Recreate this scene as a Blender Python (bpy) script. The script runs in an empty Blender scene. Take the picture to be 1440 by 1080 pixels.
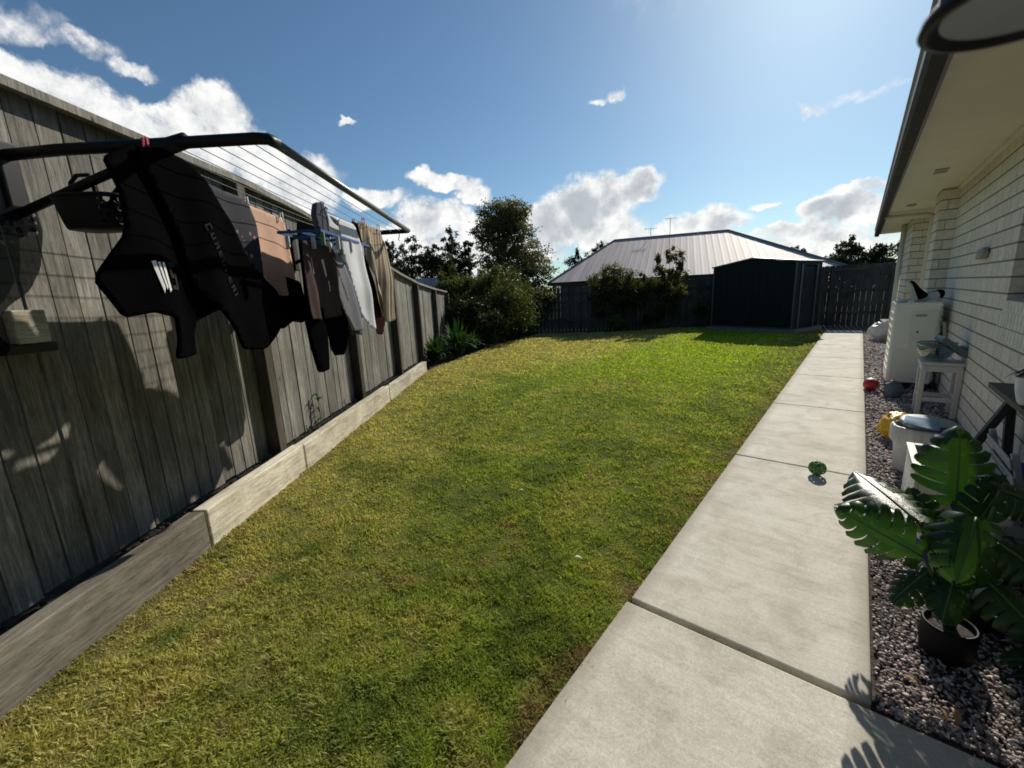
import bpy, math, random
import numpy as np
from mathutils import Vector, Matrix, noise
from mathutils.geometry import delaunay_2d_cdt

R = random.Random(7)
NR = np.random.default_rng(11)
sc = bpy.context.scene
COL = sc.collection
rad = math.radians

# ------------------------------------------------------------------ materials
def nt(name):
    m = bpy.data.materials.new(name); m.use_nodes = True
    t = m.node_tree; t.nodes.clear()
    return m, t
def N(t, typ, **kw):
    n = t.nodes.new(typ)
    for k, v in kw.items():
        if k.startswith('i_'):
            n.inputs[k[2:].replace('_', ' ')].default_value = v
        else:
            setattr(n, k, v)
    return n
def ramp(t, fac, stops):
    r = t.nodes.new('ShaderNodeValToRGB')
    el = r.color_ramp.elements
    while len(el) < len(stops): el.new(0.5)
    for e, (p, c) in zip(el, stops):
        e.position = p; e.color = (*c, 1) if len(c) == 3 else c
    t.links.new(fac, r.inputs[0])
    return r.outputs[0]
def mixc(t, a, b, fac, mode='MIX'):
    m = t.nodes.new('ShaderNodeMix'); m.data_type = 'RGBA'; m.blend_type = mode
    for s, v in ((m.inputs[6], a), (m.inputs[7], b)):
        if isinstance(v, tuple): s.default_value = (*v, 1)
        else: t.links.new(v, s)
    if isinstance(fac, (int, float)): m.inputs[0].default_value = fac
    else: t.links.new(fac, m.inputs[0])
    return m.outputs[2]
def math_(t, op, a, b=None, c=None, clamp=False):
    m = t.nodes.new('ShaderNodeMath'); m.operation = op; m.use_clamp = clamp
    for i, v in enumerate((a, b, c)):
        if v is None: continue
        if isinstance(v, (int, float)): m.inputs[i].default_value = v
        else: t.links.new(v, m.inputs[i])
    return m.outputs[0]
def coords(t, kind='Object', scale=(1, 1, 1)):
    tc = t.nodes.new('ShaderNodeTexCoord')
    mp = t.nodes.new('ShaderNodeMapping'); mp.inputs['Scale'].default_value = scale
    t.links.new(tc.outputs[kind], mp.inputs[0])
    return mp.outputs[0]
def noise_(t, vec, scale, detail=4, rough=.55, dist=0.):
    n = t.nodes.new('ShaderNodeTexNoise'); n.inputs['Scale'].default_value = scale
    n.inputs['Detail'].default_value = detail; n.inputs['Roughness'].default_value = rough
    n.inputs['Distortion'].default_value = dist
    t.links.new(vec, n.inputs['Vector'])
    return n.outputs['Fac']
def attr(t, name):
    a = t.nodes.new('ShaderNodeAttribute'); a.attribute_name = name
    return a
def finish(t, color, rough=.7, bump=None, bstr=.3, bdist=.01, metal=0., spec=.5, trans=0., tcol=None):
    out = t.nodes.new('ShaderNodeOutputMaterial')
    p = t.nodes.new('ShaderNodeBsdfPrincipled')
    if isinstance(color, tuple): p.inputs['Base Color'].default_value = (*color, 1)
    else: t.links.new(color, p.inputs['Base Color'])
    if isinstance(rough, (int, float)): p.inputs['Roughness'].default_value = rough
    else: t.links.new(rough, p.inputs['Roughness'])
    p.inputs['Metallic'].default_value = metal
    p.inputs['Specular IOR Level'].default_value = spec
    if bump is not None:
        b = t.nodes.new('ShaderNodeBump'); b.inputs['Strength'].default_value = bstr; b.inputs['Distance'].default_value = bdist
        t.links.new(bump, b.inputs['Height']); t.links.new(b.outputs[0], p.inputs['Normal'])
    sh = p.outputs[0]
    if trans:
        tr = t.nodes.new('ShaderNodeBsdfTranslucent')
        c = tcol if tcol is not None else color
        if isinstance(c, tuple): tr.inputs[0].default_value = (*c, 1)
        else: t.links.new(c, tr.inputs[0])
        mx = t.nodes.new('ShaderNodeMixShader'); mx.inputs[0].default_value = trans
        t.links.new(sh, mx.inputs[1]); t.links.new(tr.outputs[0], mx.inputs[2]); sh = mx.outputs[0]
    t.links.new(sh, out.inputs[0])
def plain(name, c, rough=.6, var=.25, scale=9., metal=0., spec=.5, bump=.15, bscale=60., trans=0., kind='Object'):
    m, t = nt(name)
    v = coords(t, kind)
    n1 = noise_(t, v, scale, 5); n2 = noise_(t, v, bscale, 3)
    dark = tuple(x*(1-var) for x in c); lite = tuple(min(1, x*(1+var*.7)) for x in c)
    col = ramp(t, n1, [(.3, dark), (.7, lite)])
    rr = math_(t, 'MULTIPLY_ADD', n1, .2, rough-.1, clamp=True)
    finish(t, col, rr, n2, bump, .004, metal, spec, trans)
    return m

def timber(name, dark, mid, lite, grain=(10, 10, .7), bump=.5, bands=True):
    m, t = nt(name)
    v = coords(t, 'Object', grain)
    rn = attr(t, 'rnd')
    add = t.nodes.new('ShaderNodeVectorMath'); add.operation = 'ADD'
    comb = t.nodes.new('ShaderNodeCombineXYZ')
    off = math_(t, 'MULTIPLY', rn.outputs['Fac'], 37.)
    for i in range(3): t.links.new(off, comb.inputs[i])
    t.links.new(v, add.inputs[0]); t.links.new(comb.outputs[0], add.inputs[1])
    g1 = noise_(t, add.outputs[0], 3.2, 8, .62, 1.2)
    g2 = noise_(t, add.outputs[0], 14., 4, .6, .3)
    g3 = noise_(t, coords(t, 'Object'), 2.3, 5, .6)
    g = math_(t, 'MULTIPLY_ADD', g2, .35, math_(t, 'MULTIPLY', g1, .7))
    c = ramp(t, g, [(.32, dark), (.52, mid), (.75, lite)])
    tone = math_(t, 'MULTIPLY_ADD', rn.outputs['Fac'], .55, .68)
    tint = t.nodes.new('ShaderNodeCombineColor')
    for i, k in enumerate((1.0, .99, .97)): t.links.new(math_(t, 'MULTIPLY', tone, k), tint.inputs[i])
    c = mixc(t, c, tint.outputs[0], 1., 'MULTIPLY')
    st = ramp(t, g3, [(.35, (.62, .6, .56)), (.6, (1, 1, 1))])
    c = mixc(t, c, st, .8, 'MULTIPLY')
    # knots
    vo = t.nodes.new('ShaderNodeTexVoronoi'); vo.inputs['Scale'].default_value = 2.6
    t.links.new(coords(t, 'Object', (2.2, 1, .8)), vo.inputs['Vector'])
    kn = ramp(t, vo.outputs['Distance'], [(.03, (1, 1, 1)), (.07, (0, 0, 0))])
    c = mixc(t, c, tuple(x*.45 for x in dark), kn)
    g4 = noise_(t, add.outputs[0], 34., 3, .7, .2)
    c = mixc(t, c, ramp(t, g4, [(.36, (.45, .43, .40)), (.46, (1, 1, 1))]), .75, 'MULTIPLY')
    finish(t, c, .85, g, bump, .006, spec=.2)
    return m

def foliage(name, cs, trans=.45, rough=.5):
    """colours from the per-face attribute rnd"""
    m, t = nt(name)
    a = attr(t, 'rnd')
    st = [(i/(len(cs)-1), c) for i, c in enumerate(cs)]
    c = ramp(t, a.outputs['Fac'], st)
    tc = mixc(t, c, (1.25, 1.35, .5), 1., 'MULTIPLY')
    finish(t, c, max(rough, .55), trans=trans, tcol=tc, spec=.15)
    return m

M = {}
M['fence'] = timber('weathered_fence_timber', (.095, .09, .078), (.225, .215, .188), (.43, .415, .365))
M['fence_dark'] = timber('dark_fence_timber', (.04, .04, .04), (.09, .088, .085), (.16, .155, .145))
M['post'] = timber('post_timber', (.035, .03, .024), (.08, .07, .056), (.15, .13, .105))
M['sleeper_grey'] = timber('weathered_sleeper_timber', (.075, .07, .058), (.17, .158, .132), (.30, .28, .235), grain=(.8, 8, 8))  # greyer copy for the near sleeper: its shade is put into the colour
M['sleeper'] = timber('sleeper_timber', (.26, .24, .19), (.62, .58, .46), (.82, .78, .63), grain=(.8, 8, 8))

# path concrete
def concrete():
    m, t = nt('broomed_concrete')
    p = coords(t, 'Object')
    n1 = noise_(t, p, 1.3, 8, .68); n2 = noise_(t, p, 70, 4, .7)
    br = noise_(t, coords(t, 'Object', (.5, 14, 1)), 2.2, 6, .65, .4)
    fine = noise_(t, coords(t, 'Object', (3, 90, 1)), 2., 3)
    vs = t.nodes.new('ShaderNodeTexVoronoi'); vs.inputs['Scale'].default_value = 9.
    t.links.new(p, vs.inputs['Vector'])
    spk = ramp(t, vs.outputs['Distance'], [(.02, (1, 1, 1)), (.045, (0, 0, 0))])
    c = ramp(t, n1, [(.3, (.60, .565, .48)), (.55, (.72, .69, .605)), (.75, (.80, .77, .685))])
    c = mixc(t, c, ramp(t, br, [(.35, (.66, .64, .6)), (.6, (1, 1, 1))]), .28, 'MULTIPLY')
    blot = noise_(t, p, 4.5, 8, .7, .5)
    c = mixc(t, c, ramp(t, blot, [(.36, (.74, .73, .70)), (.56, (1.02, 1.02, 1.02))]), .8, 'MULTIPLY')
    c = mixc(t, c, ramp(t, n2, [(.3, (.8, .79, .77)), (.7, (1.06, 1.06, 1.06))]), .8, 'MULTIPLY')
    c = mixc(t, c, (.12, .11, .09), math_(t, 'MULTIPLY', spk, .45))
    n5 = noise_(t, p, 240, 2, .7)
    c = mixc(t, c, ramp(t, n5, [(.35, (.72, .71, .69)), (.6, (1.06, 1.06, 1.05))]), .7, 'MULTIPLY')
    sx = t.nodes.new('ShaderNodeSeparateXYZ'); t.links.new(p, sx.inputs[0])
    ed = math_(t, 'ABSOLUTE', math_(t, 'ADD', sx.outputs[0], .2625))
    edg = t.nodes.new('ShaderNodeMapRange'); edg.inputs[1].default_value = .36; edg.inputs[2].default_value = .43
    t.links.new(math_(t, 'MULTIPLY_ADD', n1, .09, math_(t, 'SUBTRACT', ed, .035)), edg.inputs[0])
    c = mixc(t, c, (.27, .235, .175), math_(t, 'MULTIPLY', edg.outputs[0], .55))
    h = math_(t, 'ADD', math_(t, 'MULTIPLY', fine, .3), math_(t, 'MULTIPLY', n2, .6))
    finish(t, c, .85, h, .35, .004, spec=.25)
    return m
M['concrete'] = concrete()

def soil(name, a, b, c3, sc1=7, bump=.8):
    m, t = nt(name)
    p = coords(t, 'Object')
    n1 = noise_(t, p, sc1, 6, .65); n2 = noise_(t, p, 55, 4, .7)
    c = ramp(t, n1, [(.3, a), (.55, b), (.75, c3)])
    c = mixc(t, c, ramp(t, n2, [(.3, (.4, .4, .4)), (.7, (1.2, 1.2, 1.2))]), .8, 'MULTIPLY')
    finish(t, c, .95, n2, bump, .02, spec=.1)
    return m
M['soil'] = soil('garden_soil', (.02, .016, .012), (.045, .037, .028), (.08, .066, .05))
M['ground'] = soil('ground_grassland', (.03, .04, .014), (.05, .06, .02), (.09, .09, .035), .4)
M['gravelbase'] = soil('gravel_bed', (.06, .052, .048), (.11, .098, .09), (.17, .15, .14), 25)

def lawn_base():
    m, t = nt('lawn_turf')
    a = attr(t, 'gcol')
    p = coords(t, 'Object')
    n2 = noise_(t, p, 40, 5, .7); n3 = noise_(t, p, 170, 2, .6)
    c = mixc(t, a.outputs['Color'], ramp(t, n2, [(.3, (.5, .5, .45)), (.7, (1.25, 1.2, 1.1))]), .9, 'MULTIPLY')
    c = mixc(t, c, ramp(t, n3, [(.3, (.55, .55, .5)), (.7, (1.25, 1.25, 1.2))]), .8, 'MULTIPLY')
    finish(t, c, .95, n2, 1., .03, spec=.1)
    return m
M['lawn'] = lawn_base()
def blade_mat():
    m, t = nt('grass_blades')
    a = attr(t, 'gcol')
    tc = mixc(t, a.outputs['Color'], (1.2, 1.2, .6), 1., 'MULTIPLY')
    finish(t, a.outputs['Color'], .55, trans=.45, tcol=tc, spec=.25)
    return m
M['blade'] = blade_mat()

def stones_mat():
    m, t = nt('gravel_stones')
    a = attr(t, 'rnd')
    c = ramp(t, a.outputs['Fac'], [(0, (.17, .125, .115)), (.3, (.30, .235, .215)), (.55, (.40, .34, .315)), (.8, (.54, .48, .45)), (1, (.70, .66, .61))])
    n = noise_(t, coords(t, 'Object'), 60, 4)
    c = mixc(t, c, ramp(t, n, [(.3, (.7, .68, .66)), (.7, (1.1, 1.1, 1.1))]), .8, 'MULTIPLY')
    finish(t, c, .8, n, .3, .004, spec=.3)
    return m
M['stone'] = stones_mat()

def brick(name, w, h, c1, c2, mort, axis='X', off=.5):
    m, t = nt(name)
    tc = t.nodes.new('ShaderNodeTexCoord')
    sp = t.nodes.new('ShaderNodeSeparateXYZ'); t.links.new(tc.outputs['Object'], sp.inputs[0])
    cb = t.nodes.new('ShaderNodeCombineXYZ')
    t.links.new(math_(t, 'ADD', sp.outputs[0], sp.outputs[1]), cb.inputs[0]); t.links.new(sp.outputs[2], cb.inputs[1])
    b = t.nodes.new('ShaderNodeTexBrick')
    b.inputs['Scale'].default_value = 1.; b.inputs['Brick Width'].default_value = w; b.inputs['Row Height'].default_value = h
    b.inputs['Mortar Size'].default_value = .005; b.inputs['Mortar Smooth'].default_value = .15; b.offset = off
    b.inputs['Color1'].default_value = (*c1, 1); b.inputs['Color2'].default_value = (*c2, 1); b.inputs['Mortar'].default_value = (*mort, 1)
    t.links.new(cb.outputs[0], b.inputs['Vector'])
    n = noise_(t, coords(t, 'Object'), 22, 5, .6)
    c = mixc(t, b.outputs['Color'], ramp(t, n, [(.3, (.82, .81, .79)), (.7, (1.08, 1.08, 1.08))]), .9, 'MULTIPLY')
    zf = math_(t, 'FRACT', math_(t, 'DIVIDE', sp.outputs[2], h))
    bed = math_(t, 'LESS_THAN', math_(t, 'ABSOLUTE', math_(t, 'SUBTRACT', zf, .5)), .44)
    if h < .3: c = mixc(t, tuple(x*.62 for x in mort), c, bed)  # bed joints darkened further: raked-joint shadow put into the colour
    hgt = math_(t, 'ADD', math_(t, 'MULTIPLY', b.outputs['Fac'], -1.), math_(t, 'MULTIPLY', n, .25))
    finish(t, c, .8, hgt, .8, .012, spec=.25)
    return m
M['brick'] = brick('cream_brick', .232, .125, (.78, .72, .615), (.69, .64, .55), (.38, .35, .30))
M['sillbrick'] = brick('cream_sill_brick', .086, .5, (.80, .76, .65), (.70, .67, .57), (.38, .36, .30), off=0)
M['brick_grey'] = brick('neighbour_brick', .25, .086, (.20, .18, .165), (.16, .145, .135), (.14, .13, .12))
M['soffit'] = plain('cream_soffit_paint', (.76, .70, .58), .6, .06, 3, bump=.05)
M['fascia'] = plain('grey_fascia', (.20, .19, .185), .45, .1, 4, bump=.03)
M['gutter'] = plain('dark_gutter_steel', (.022, .021, .02), .6, .15, 6, bump=.03, spec=.2)
M['gutter_rim'] = plain('gutter_bead_steel', (.22, .23, .24), .35, .1, 6, bump=.03)
M['cream_paint'] = plain('cream_downpipe_paint', (.62, .59, .49), .45, .06, 4, bump=.03)
M['roofdark'] = plain('charcoal_roof_steel', (.06, .06, .062), .5, .15, 3)
M['black_steel'] = plain('black_powdercoat', (.007, .007, .0075), .5, .2, 12, bump=.05, spec=.22)
M['grey_steel'] = plain('grey_powdercoat', (.10, .10, .098), .4, .15, 8, bump=.05)
M['wire'] = plain('line_cord', (.10, .12, .10), .6, .1)
M['black_plastic'] = plain('black_plastic', (.006, .006, .007), .5, .2, 14, bump=.05, spec=.2)
M['blue_plastic'] = plain('blue_plastic', (.03, .10, .28), .4, .15, 10, trans=.2)
M['peg_white'] = plain('peg_pale', (.55, .56, .52), .5, .1)
M['peg_green'] = plain('peg_green', (.10, .24, .08), .5, .1)
M['peg_red'] = plain('peg_red', (.40, .04, .06), .6, .1, spec=.2)
def cloth(name, c, var=.18, trans=.0, stripes=None, weave=420):
    m, t = nt(name)
    v = coords(t, 'Object')
    n1 = noise_(t, v, 5, 5); w = noise_(t, v, weave, 2)
    col = ramp(t, n1, [(.3, tuple(x*(1-var) for x in c)), (.7, tuple(min(1, x*(1+var)) for x in c))])
    if stripes:
        wv = t.nodes.new('ShaderNodeTexWave'); wv.inputs['Scale'].default_value = stripes[1]; wv.inputs['Distortion'].default_value = .6; wv.bands_direction = 'X'
        t.links.new(v, wv.inputs['Vector'])
        col = mixc(t, col, stripes[0], ramp(t, wv.outputs['Fac'], [(.62, (0, 0, 0)), (.72, (1, 1, 1))]))
    finish(t, col, 1., w, .25, .002, spec=0., trans=trans)
    return m
M['c_black'] = cloth('black_fleece', (.0035, .0035, .004))
M['c_black2'] = cloth('black_nylon', (.004, .004, .0045))
M['c_slate'] = cloth('slate_cloth', (.012, .0155, .016), trans=.2)
def shadow_cloth():  # see-through dark cloth that imitates a shadow on the fence
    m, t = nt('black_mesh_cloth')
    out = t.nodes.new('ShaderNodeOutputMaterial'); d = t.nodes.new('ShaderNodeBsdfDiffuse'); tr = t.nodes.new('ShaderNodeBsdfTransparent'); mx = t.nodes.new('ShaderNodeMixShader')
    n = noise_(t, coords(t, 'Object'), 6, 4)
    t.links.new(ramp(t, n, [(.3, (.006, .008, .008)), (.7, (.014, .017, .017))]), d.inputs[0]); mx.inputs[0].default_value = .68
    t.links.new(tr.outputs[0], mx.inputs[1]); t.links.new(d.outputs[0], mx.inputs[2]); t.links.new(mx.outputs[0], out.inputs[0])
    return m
M['c_mesh'] = shadow_cloth()
M['c_char'] = cloth('charcoal_jersey', (.05, .05, .058))
def floral():
    m, t = nt('charcoal_floral_jersey')
    v = coords(t, 'Object')
    vo = t.nodes.new('ShaderNodeTexVoronoi'); vo.inputs['Scale'].default_value = 17.; t.links.new(v, vo.inputs['Vector'])
    n = noise_(t, v, 40, 4)
    k = math_(t, 'MULTIPLY', vo.outputs['Distance'], math_(t, 'MULTIPLY_ADD', n, 1.4, .4))
    sp_x = t.nodes.new('ShaderNodeSeparateXYZ'); t.links.new(v, sp_x.inputs[0])
    low = t.nodes.new('ShaderNodeMapRange'); low.inputs[1].default_value = -.10; low.inputs[2].default_value = -.17; t.links.new(sp_x.outputs[2], low.inputs[0])
    f = math_(t, 'MULTIPLY', ramp(t, k, [(.22, (1, 1, 1)), (.30, (0, 0, 0))]), low.outputs[0])
    sc_ = t.nodes.new('ShaderNodeSeparateColor'); t.links.new(vo.outputs['Color'], sc_.inputs[0])
    pc = ramp(t, sc_.outputs[0], [(.3, (.42, .40, .40)), (.6, (.45, .2, .2)), (.9, (.25, .24, .24))])
    c = mixc(t, (.05, .05, .058), pc, f)
    finish(t, c, .9, n, .2, .002, spec=.1)
    return m
M['c_floral'] = floral()
M['c_tan'] = cloth('peach_cotton', (.74, .50, .37), .08, .25)
M['c_brown'] = cloth('plum_brown_cotton', (.075, .053, .05))
M['c_white'] = cloth('white_cotton', (.86, .87, .88), .05, .35)
M['c_grey'] = cloth('grey_cotton', (.20, .205, .225), .1, .1)
M['c_grey2'] = cloth('dark_grey_cotton', (.085, .088, .10), .1)
M['c_stripe'] = cloth('beige_striped_cotton', (.33, .25, .18), .1, .2, ((.62, .55, .43), 5.5))
M['c_maroon'] = cloth('maroon_cotton', (.03, .012, .012))
M['print_grey'] = cloth('grey_print', (.032, .031, .034))
M['print_white'] = plain('white_print', (.75, .75, .73), .7, .1)
M['print_pink'] = plain('pink_print', (.55, .28, .27), .7, .3)
M['lav_cloth'] = cloth('violet_blue_cloth', (.085, .08, .30), .3, .1)
M['skyblue_cloth'] = cloth('pale_blue_cloth', (.36, .48, .58), .1, .15)
M['white_metal'] = plain('off_white_painted_metal', (.78, .78, .70), .42, .05, 5, bump=.03)
M['white_metal2'] = plain('off_white_panel', (.70, .70, .62), .42, .05, 5, bump=.03)
M['label_grey'] = plain('grey_label', (.27, .28, .26), .5, .1)
M['white_plastic'] = plain('white_plastic', (.56, .56, .54), .45, .06, 6, bump=.03)
M['grey_plastic'] = plain('grey_plastic', (.24, .26, .28), .5, .15, 6)
M['slate_plastic'] = plain('slate_plastic', (.12, .15, .175), .5, .15, 6)
M['lid'] = plain('grey_green_lid', (.22, .27, .25), .45, .1, 5)
M['red_plastic'] = plain('red_ball_plastic', (.48, .02, .025), .35, .1)
def bagmat(name, c, c2):
    m, t = nt(name)
    v = coords(t, 'Object')
    n = noise_(t, v, 9, 5, .6, .8)
    n0 = noise_(t, v, 5, 3)
    col = ramp(t, n0, [(.42, c), (.62, c2)])
    finish(t, col, .35, n, .7, .03, trans=.25)
    return m
M['yellow_bag'] = bagmat('yellow_plastic_bag', (.72, .52, .02), (.80, .26, .02))
M['white_bag'] = bagmat('white_plastic_bag', (.75, .74, .72), (.66, .65, .64))
M['white_timber'] = timber('white_washed_timber', (.40, .39, .37), (.60, .59, .56), (.78, .77, .73), grain=(8, .7, 8), bump=.25)
M['dark_timber'] = plain('black_stained_timber', (.022, .022, .021), .6, .25, 10)
M['pot_black'] = plain('black_pot', (.006, .006, .006), .55, .2, 8, spec=.2)
M['pot_white'] = plain('white_glazed_pot', (.55, .57, .62), .3, .08, 5, bump=.03)
M['leafm'] = None
M['stem'] = plain('green_stem', (.06, .11, .03), .5, .3, 20)
M['bark'] = plain('bark', (.10, .085, .07), .9, .4, 6, bump=.6, bscale=25)
M['shed'] = plain('dark_green_steel', (.008, .012, .0115), .6, .12, 2, bump=.02, spec=.15)
M['shed_trim'] = plain('grey_shed_trim', (.05, .056, .058), .4, .1, 4)
M['shed_roof'] = plain('shed_roof_steel', (.12, .125, .13), .4, .12, 4)
M['slab'] = plain('grey_slab', (.17, .165, .15), .9, .2, 5)
M['dryleaf'] = plain('dry_leaf', (.30, .17, .08), .8, .4, 30)
M['paper'] = plain('white_scrap', (.75, .74, .70), .8, .1, 30)
M['glassdark'] = None
def glass(name, c, rough=.05, a=.75):
    m, t = nt(name)
    out = t.nodes.new('ShaderNodeOutputMaterial')
    g = t.nodes.new('ShaderNodeBsdfGlossy'); g.inputs['Roughness'].default_value = rough; g.inputs[0].default_value = (.8, .85, .85, 1)
    tr = t.nodes.new('ShaderNodeBsdfTransparent'); tr.inputs[0].default_value = (*c, 1)
    mx = t.nodes.new('ShaderNodeMixShader')
    lw = t.nodes.new('ShaderNodeLayerWeight'); lw.inputs[0].default_value = .35
    t.links.new(math_(t, 'MULTIPLY_ADD', lw.outputs[1], 1-a, .06), mx.inputs[0])
    t.links.new(tr.outputs[0], mx.inputs[1]); t.links.new(g.outputs[0], mx.inputs[2]); t.links.new(mx.outputs[0], out.inputs[0])
    return m
M['glass'] = glass('clear_plastic', (.62, .68, .68), .12, .55)
M['pane'] = plain('dark_window_glass', (.015, .018, .02), .08, .1, 2, bump=.0)

def metal_roof():
    m, t = nt('grey_pink_roof_steel')
    v = coords(t, 'Object')
    n1 = noise_(t, coords(t, 'Object', (.75, .03, .03)), 1.6, 4, .6)
    n2 = noise_(t, v, 6, 4)
    c = ramp(t, n1, [(.36, (.39, .32, .29)), (.46, (.50, .42, .385)), (.53, (.40, .33, .305)), (.64, (.58, .50, .46))])
    c = mixc(t, c, ramp(t, n2, [(.3, (.85, .85, .85)), (.7, (1.1, 1.1, 1.1))]), .6, 'MULTIPLY')
    finish(t, c, .62, n2, .05, .01, metal=0., spec=.22)
    return m
M['metalroof'] = metal_roof()
M['tile_grey'] = plain('grey_roof', (.20, .195, .185), .6, .2, 3)
M['fol_gum'] = foliage('gum_foliage', [(.03, .034, .016), (.075, .075, .035), (.14, .125, .06), (.21, .17, .09)], .4)
M['fol_dark'] = foliage('dark_tree_foliage', [(.012, .018, .010), (.028, .038, .019), (.055, .065, .03)], .35)
M['fol_shrub'] = foliage('shrub_foliage', [(.018, .026, .010), (.04, .052, .018), (.075, .085, .028), (.13, .135, .045)], .4)
M['fol_olive'] = foliage('olive_shrub_foliage', [(.026, .03, .012), (.07, .07, .028), (.14, .13, .055)], .45)
M['fol_bright'] = foliage('bright_leaves', [(.03, .07, .015), (.06, .13, .025), (.11, .20, .035)], .45)
M['fol_strap'] = foliage('strappy_leaves', [(.012, .035, .014), (.03, .07, .02), (.06, .11, .035)], .35, .4)
def monstera_mat():
    m, t = nt('monstera_leaf')
    a = attr(t, 'rnd')
    n = noise_(t, coords(t, 'Object'), 14, 4)
    c = ramp(t, a.outputs['Fac'], [(0, (.008, .026, .008)), (.6, (.013, .044, .009)), (.86, (.024, .072, .013)), (1, (.08, .12, .055))])
    c = mixc(t, c, ramp(t, n, [(.3, (.62, .66, .55)), (.7, (1.2, 1.15, 1.0))]), .9, 'MULTIPLY')
    n6 = noise_(t, coords(t, 'Object'), 55, 4, .7)
    c = mixc(t, c, (.16, .15, .03), ramp(t, n6, [(.66, (0, 0, 0)), (.76, (.6, .6, .6))]))
    tc = mixc(t, c, (1.8, 1.75, .5), 1., 'MULTIPLY')
    finish(t, c, .36, n6, .3, .006, trans=.38, tcol=tc, spec=.5)
    return m
M['leafm'] = monstera_mat()
M['newleaf'] = plain('new_leaf_yellow', (.38, .52, .03), .4, .1, trans=.4)

# ------------------------------------------------------------------ mesh builder
class MB:
    def __init__(s): s.v = []; s.f = []; s.r = []
    def add(s, vs, fs, r=None):
        b = len(s.v); s.v += [tuple(x) for x in vs]
        rr = R.random() if r is None else r
        for f in fs: s.f.append(tuple(i+b for i in f)); s.r.append(rr)
        return s
    def box(s, x0, x1, y0, y1, z0, z1, r=None, mat=None):
        vs = [Vector(p) for p in ((x0,y0,z0),(x1,y0,z0),(x1,y1,z0),(x0,y1,z0),(x0,y0,z1),(x1,y0,z1),(x1,y1,z1),(x0,y1,z1))]
        if mat is not None: vs = [mat @ p for p in vs]
        return s.add(vs, [(3,2,1,0),(4,5,6,7),(0,1,5,4),(1,2,6,5),(2,3,7,6),(3,0,4,7)], r)
    def tube(s, pts, rs, n=8, r=None, cap=True):
        pts = [Vector(p) for p in pts]
        if isinstance(rs, (int, float)): rs = [rs]*len(pts)
        vs = []; fs = []
        up = None
        for i, p in enumerate(pts):
            d = (pts[min(i+1, len(pts)-1)] - pts[max(i-1, 0)])
            if d.length < 1e-9: d = Vector((0, 0, 1))
            d.normalize()
            if up is None:
                up = Vector((0, 0, 1)) if abs(d.z) < .9 else Vector((1, 0, 0))
            a = d.cross(up).normalized(); b = a.cross(d).normalized(); up = b
            for k in range(n):
                th = 2*math.pi*k/n
                vs.append(p + (a*math.cos(th) + b*math.sin(th))*rs[i])
        for i in range(len(pts)-1):
            for k in range(n):
                k2 = (k+1) % n
                fs.append((i*n+k, i*n+k2, (i+1)*n+k2, (i+1)*n+k))
        if cap:
            fs.append(tuple(range(n-1, -1, -1))); fs.append(tuple((len(pts)-1)*n+k for k in range(n)))
        return s.add(vs, fs, r)
    def lathe(s, prof, n=32, c=(0, 0, 0), r=None, wob=None):
        vs = []; fs = []
        for i, (rr, z) in enumerate(prof):
            for k in range(n):
                th = 2*math.pi*k/n
                q = rr if wob is None else rr*wob(th, z)
                vs.append((c[0]+q*math.cos(th), c[1]+q*math.sin(th), c[2]+z))
        for i in range(len(prof)-1):
            for k in range(n):
                k2 = (k+1) % n
                fs.append((i*n+k, i*n+k2, (i+1)*n+k2, (i+1)*n+k))
        return s.add(vs, fs, r)
    def sphere(s, c, rx, ry=None, rz=None, n=16, m=10, r=None, fn=None):
        ry = rx if ry is None else ry; rz = rx if rz is None else rz
        vs = [(0, 0, -1)]; fs = []
        for i in range(1, m):
            ph = -math.pi/2+math.pi*i/m
            for k in range(n):
                th = 2*math.pi*k/n
                vs.append((math.cos(ph)*math.cos(th), math.cos(ph)*math.sin(th), math.sin(ph)))
        vs.append((0, 0, 1))
        for k in range(n):
            fs.append((0, 1+(k+1) % n, 1+k)); fs.append((len(vs)-1, 1+(m-2)*n+k, 1+(m-2)*n+(k+1) % n))
        for i in range(m-2):
            for k in range(n):
                fs.append((1+i*n+k, 1+i*n+(k+1) % n, 1+(i+1)*n+(k+1) % n, 1+(i+1)*n+k))
        out = []
        for v in vs:
            q = 1. if fn is None else fn(Vector(v))
            out.append((c[0]+v[0]*rx*q, c[1]+v[1]*ry*q, c[2]+v[2]*rz*q))
        return s.add(out, fs, r)
    def build(s, name, mat, parent=None, smooth=False, bevel=0., loc=None, rz=0.):
        me = bpy.data.meshes.new(name)
        me.from_pydata(s.v, [], s.f); me.update()
        a = me.attributes.new('rnd', 'FLOAT', 'FACE'); a.data.foreach_set('value', s.r)
        if mat is not None: me.materials.append(mat)
        if smooth: me.polygons.foreach_set('use_smooth', [True]*len(me.polygons))
        o = bpy.data.objects.new(name, me); COL.objects.link(o)
        if bevel:
            b = o.modifiers.new('bevel', 'BEVEL'); b.width = bevel; b.segments = 2; b.limit_method = 'ANGLE'; b.angle_limit = rad(40)
        if loc is not None: o.location = loc
        o.rotation_euler[2] = rz
        if parent is not None: o.parent = parent
        return o
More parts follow.
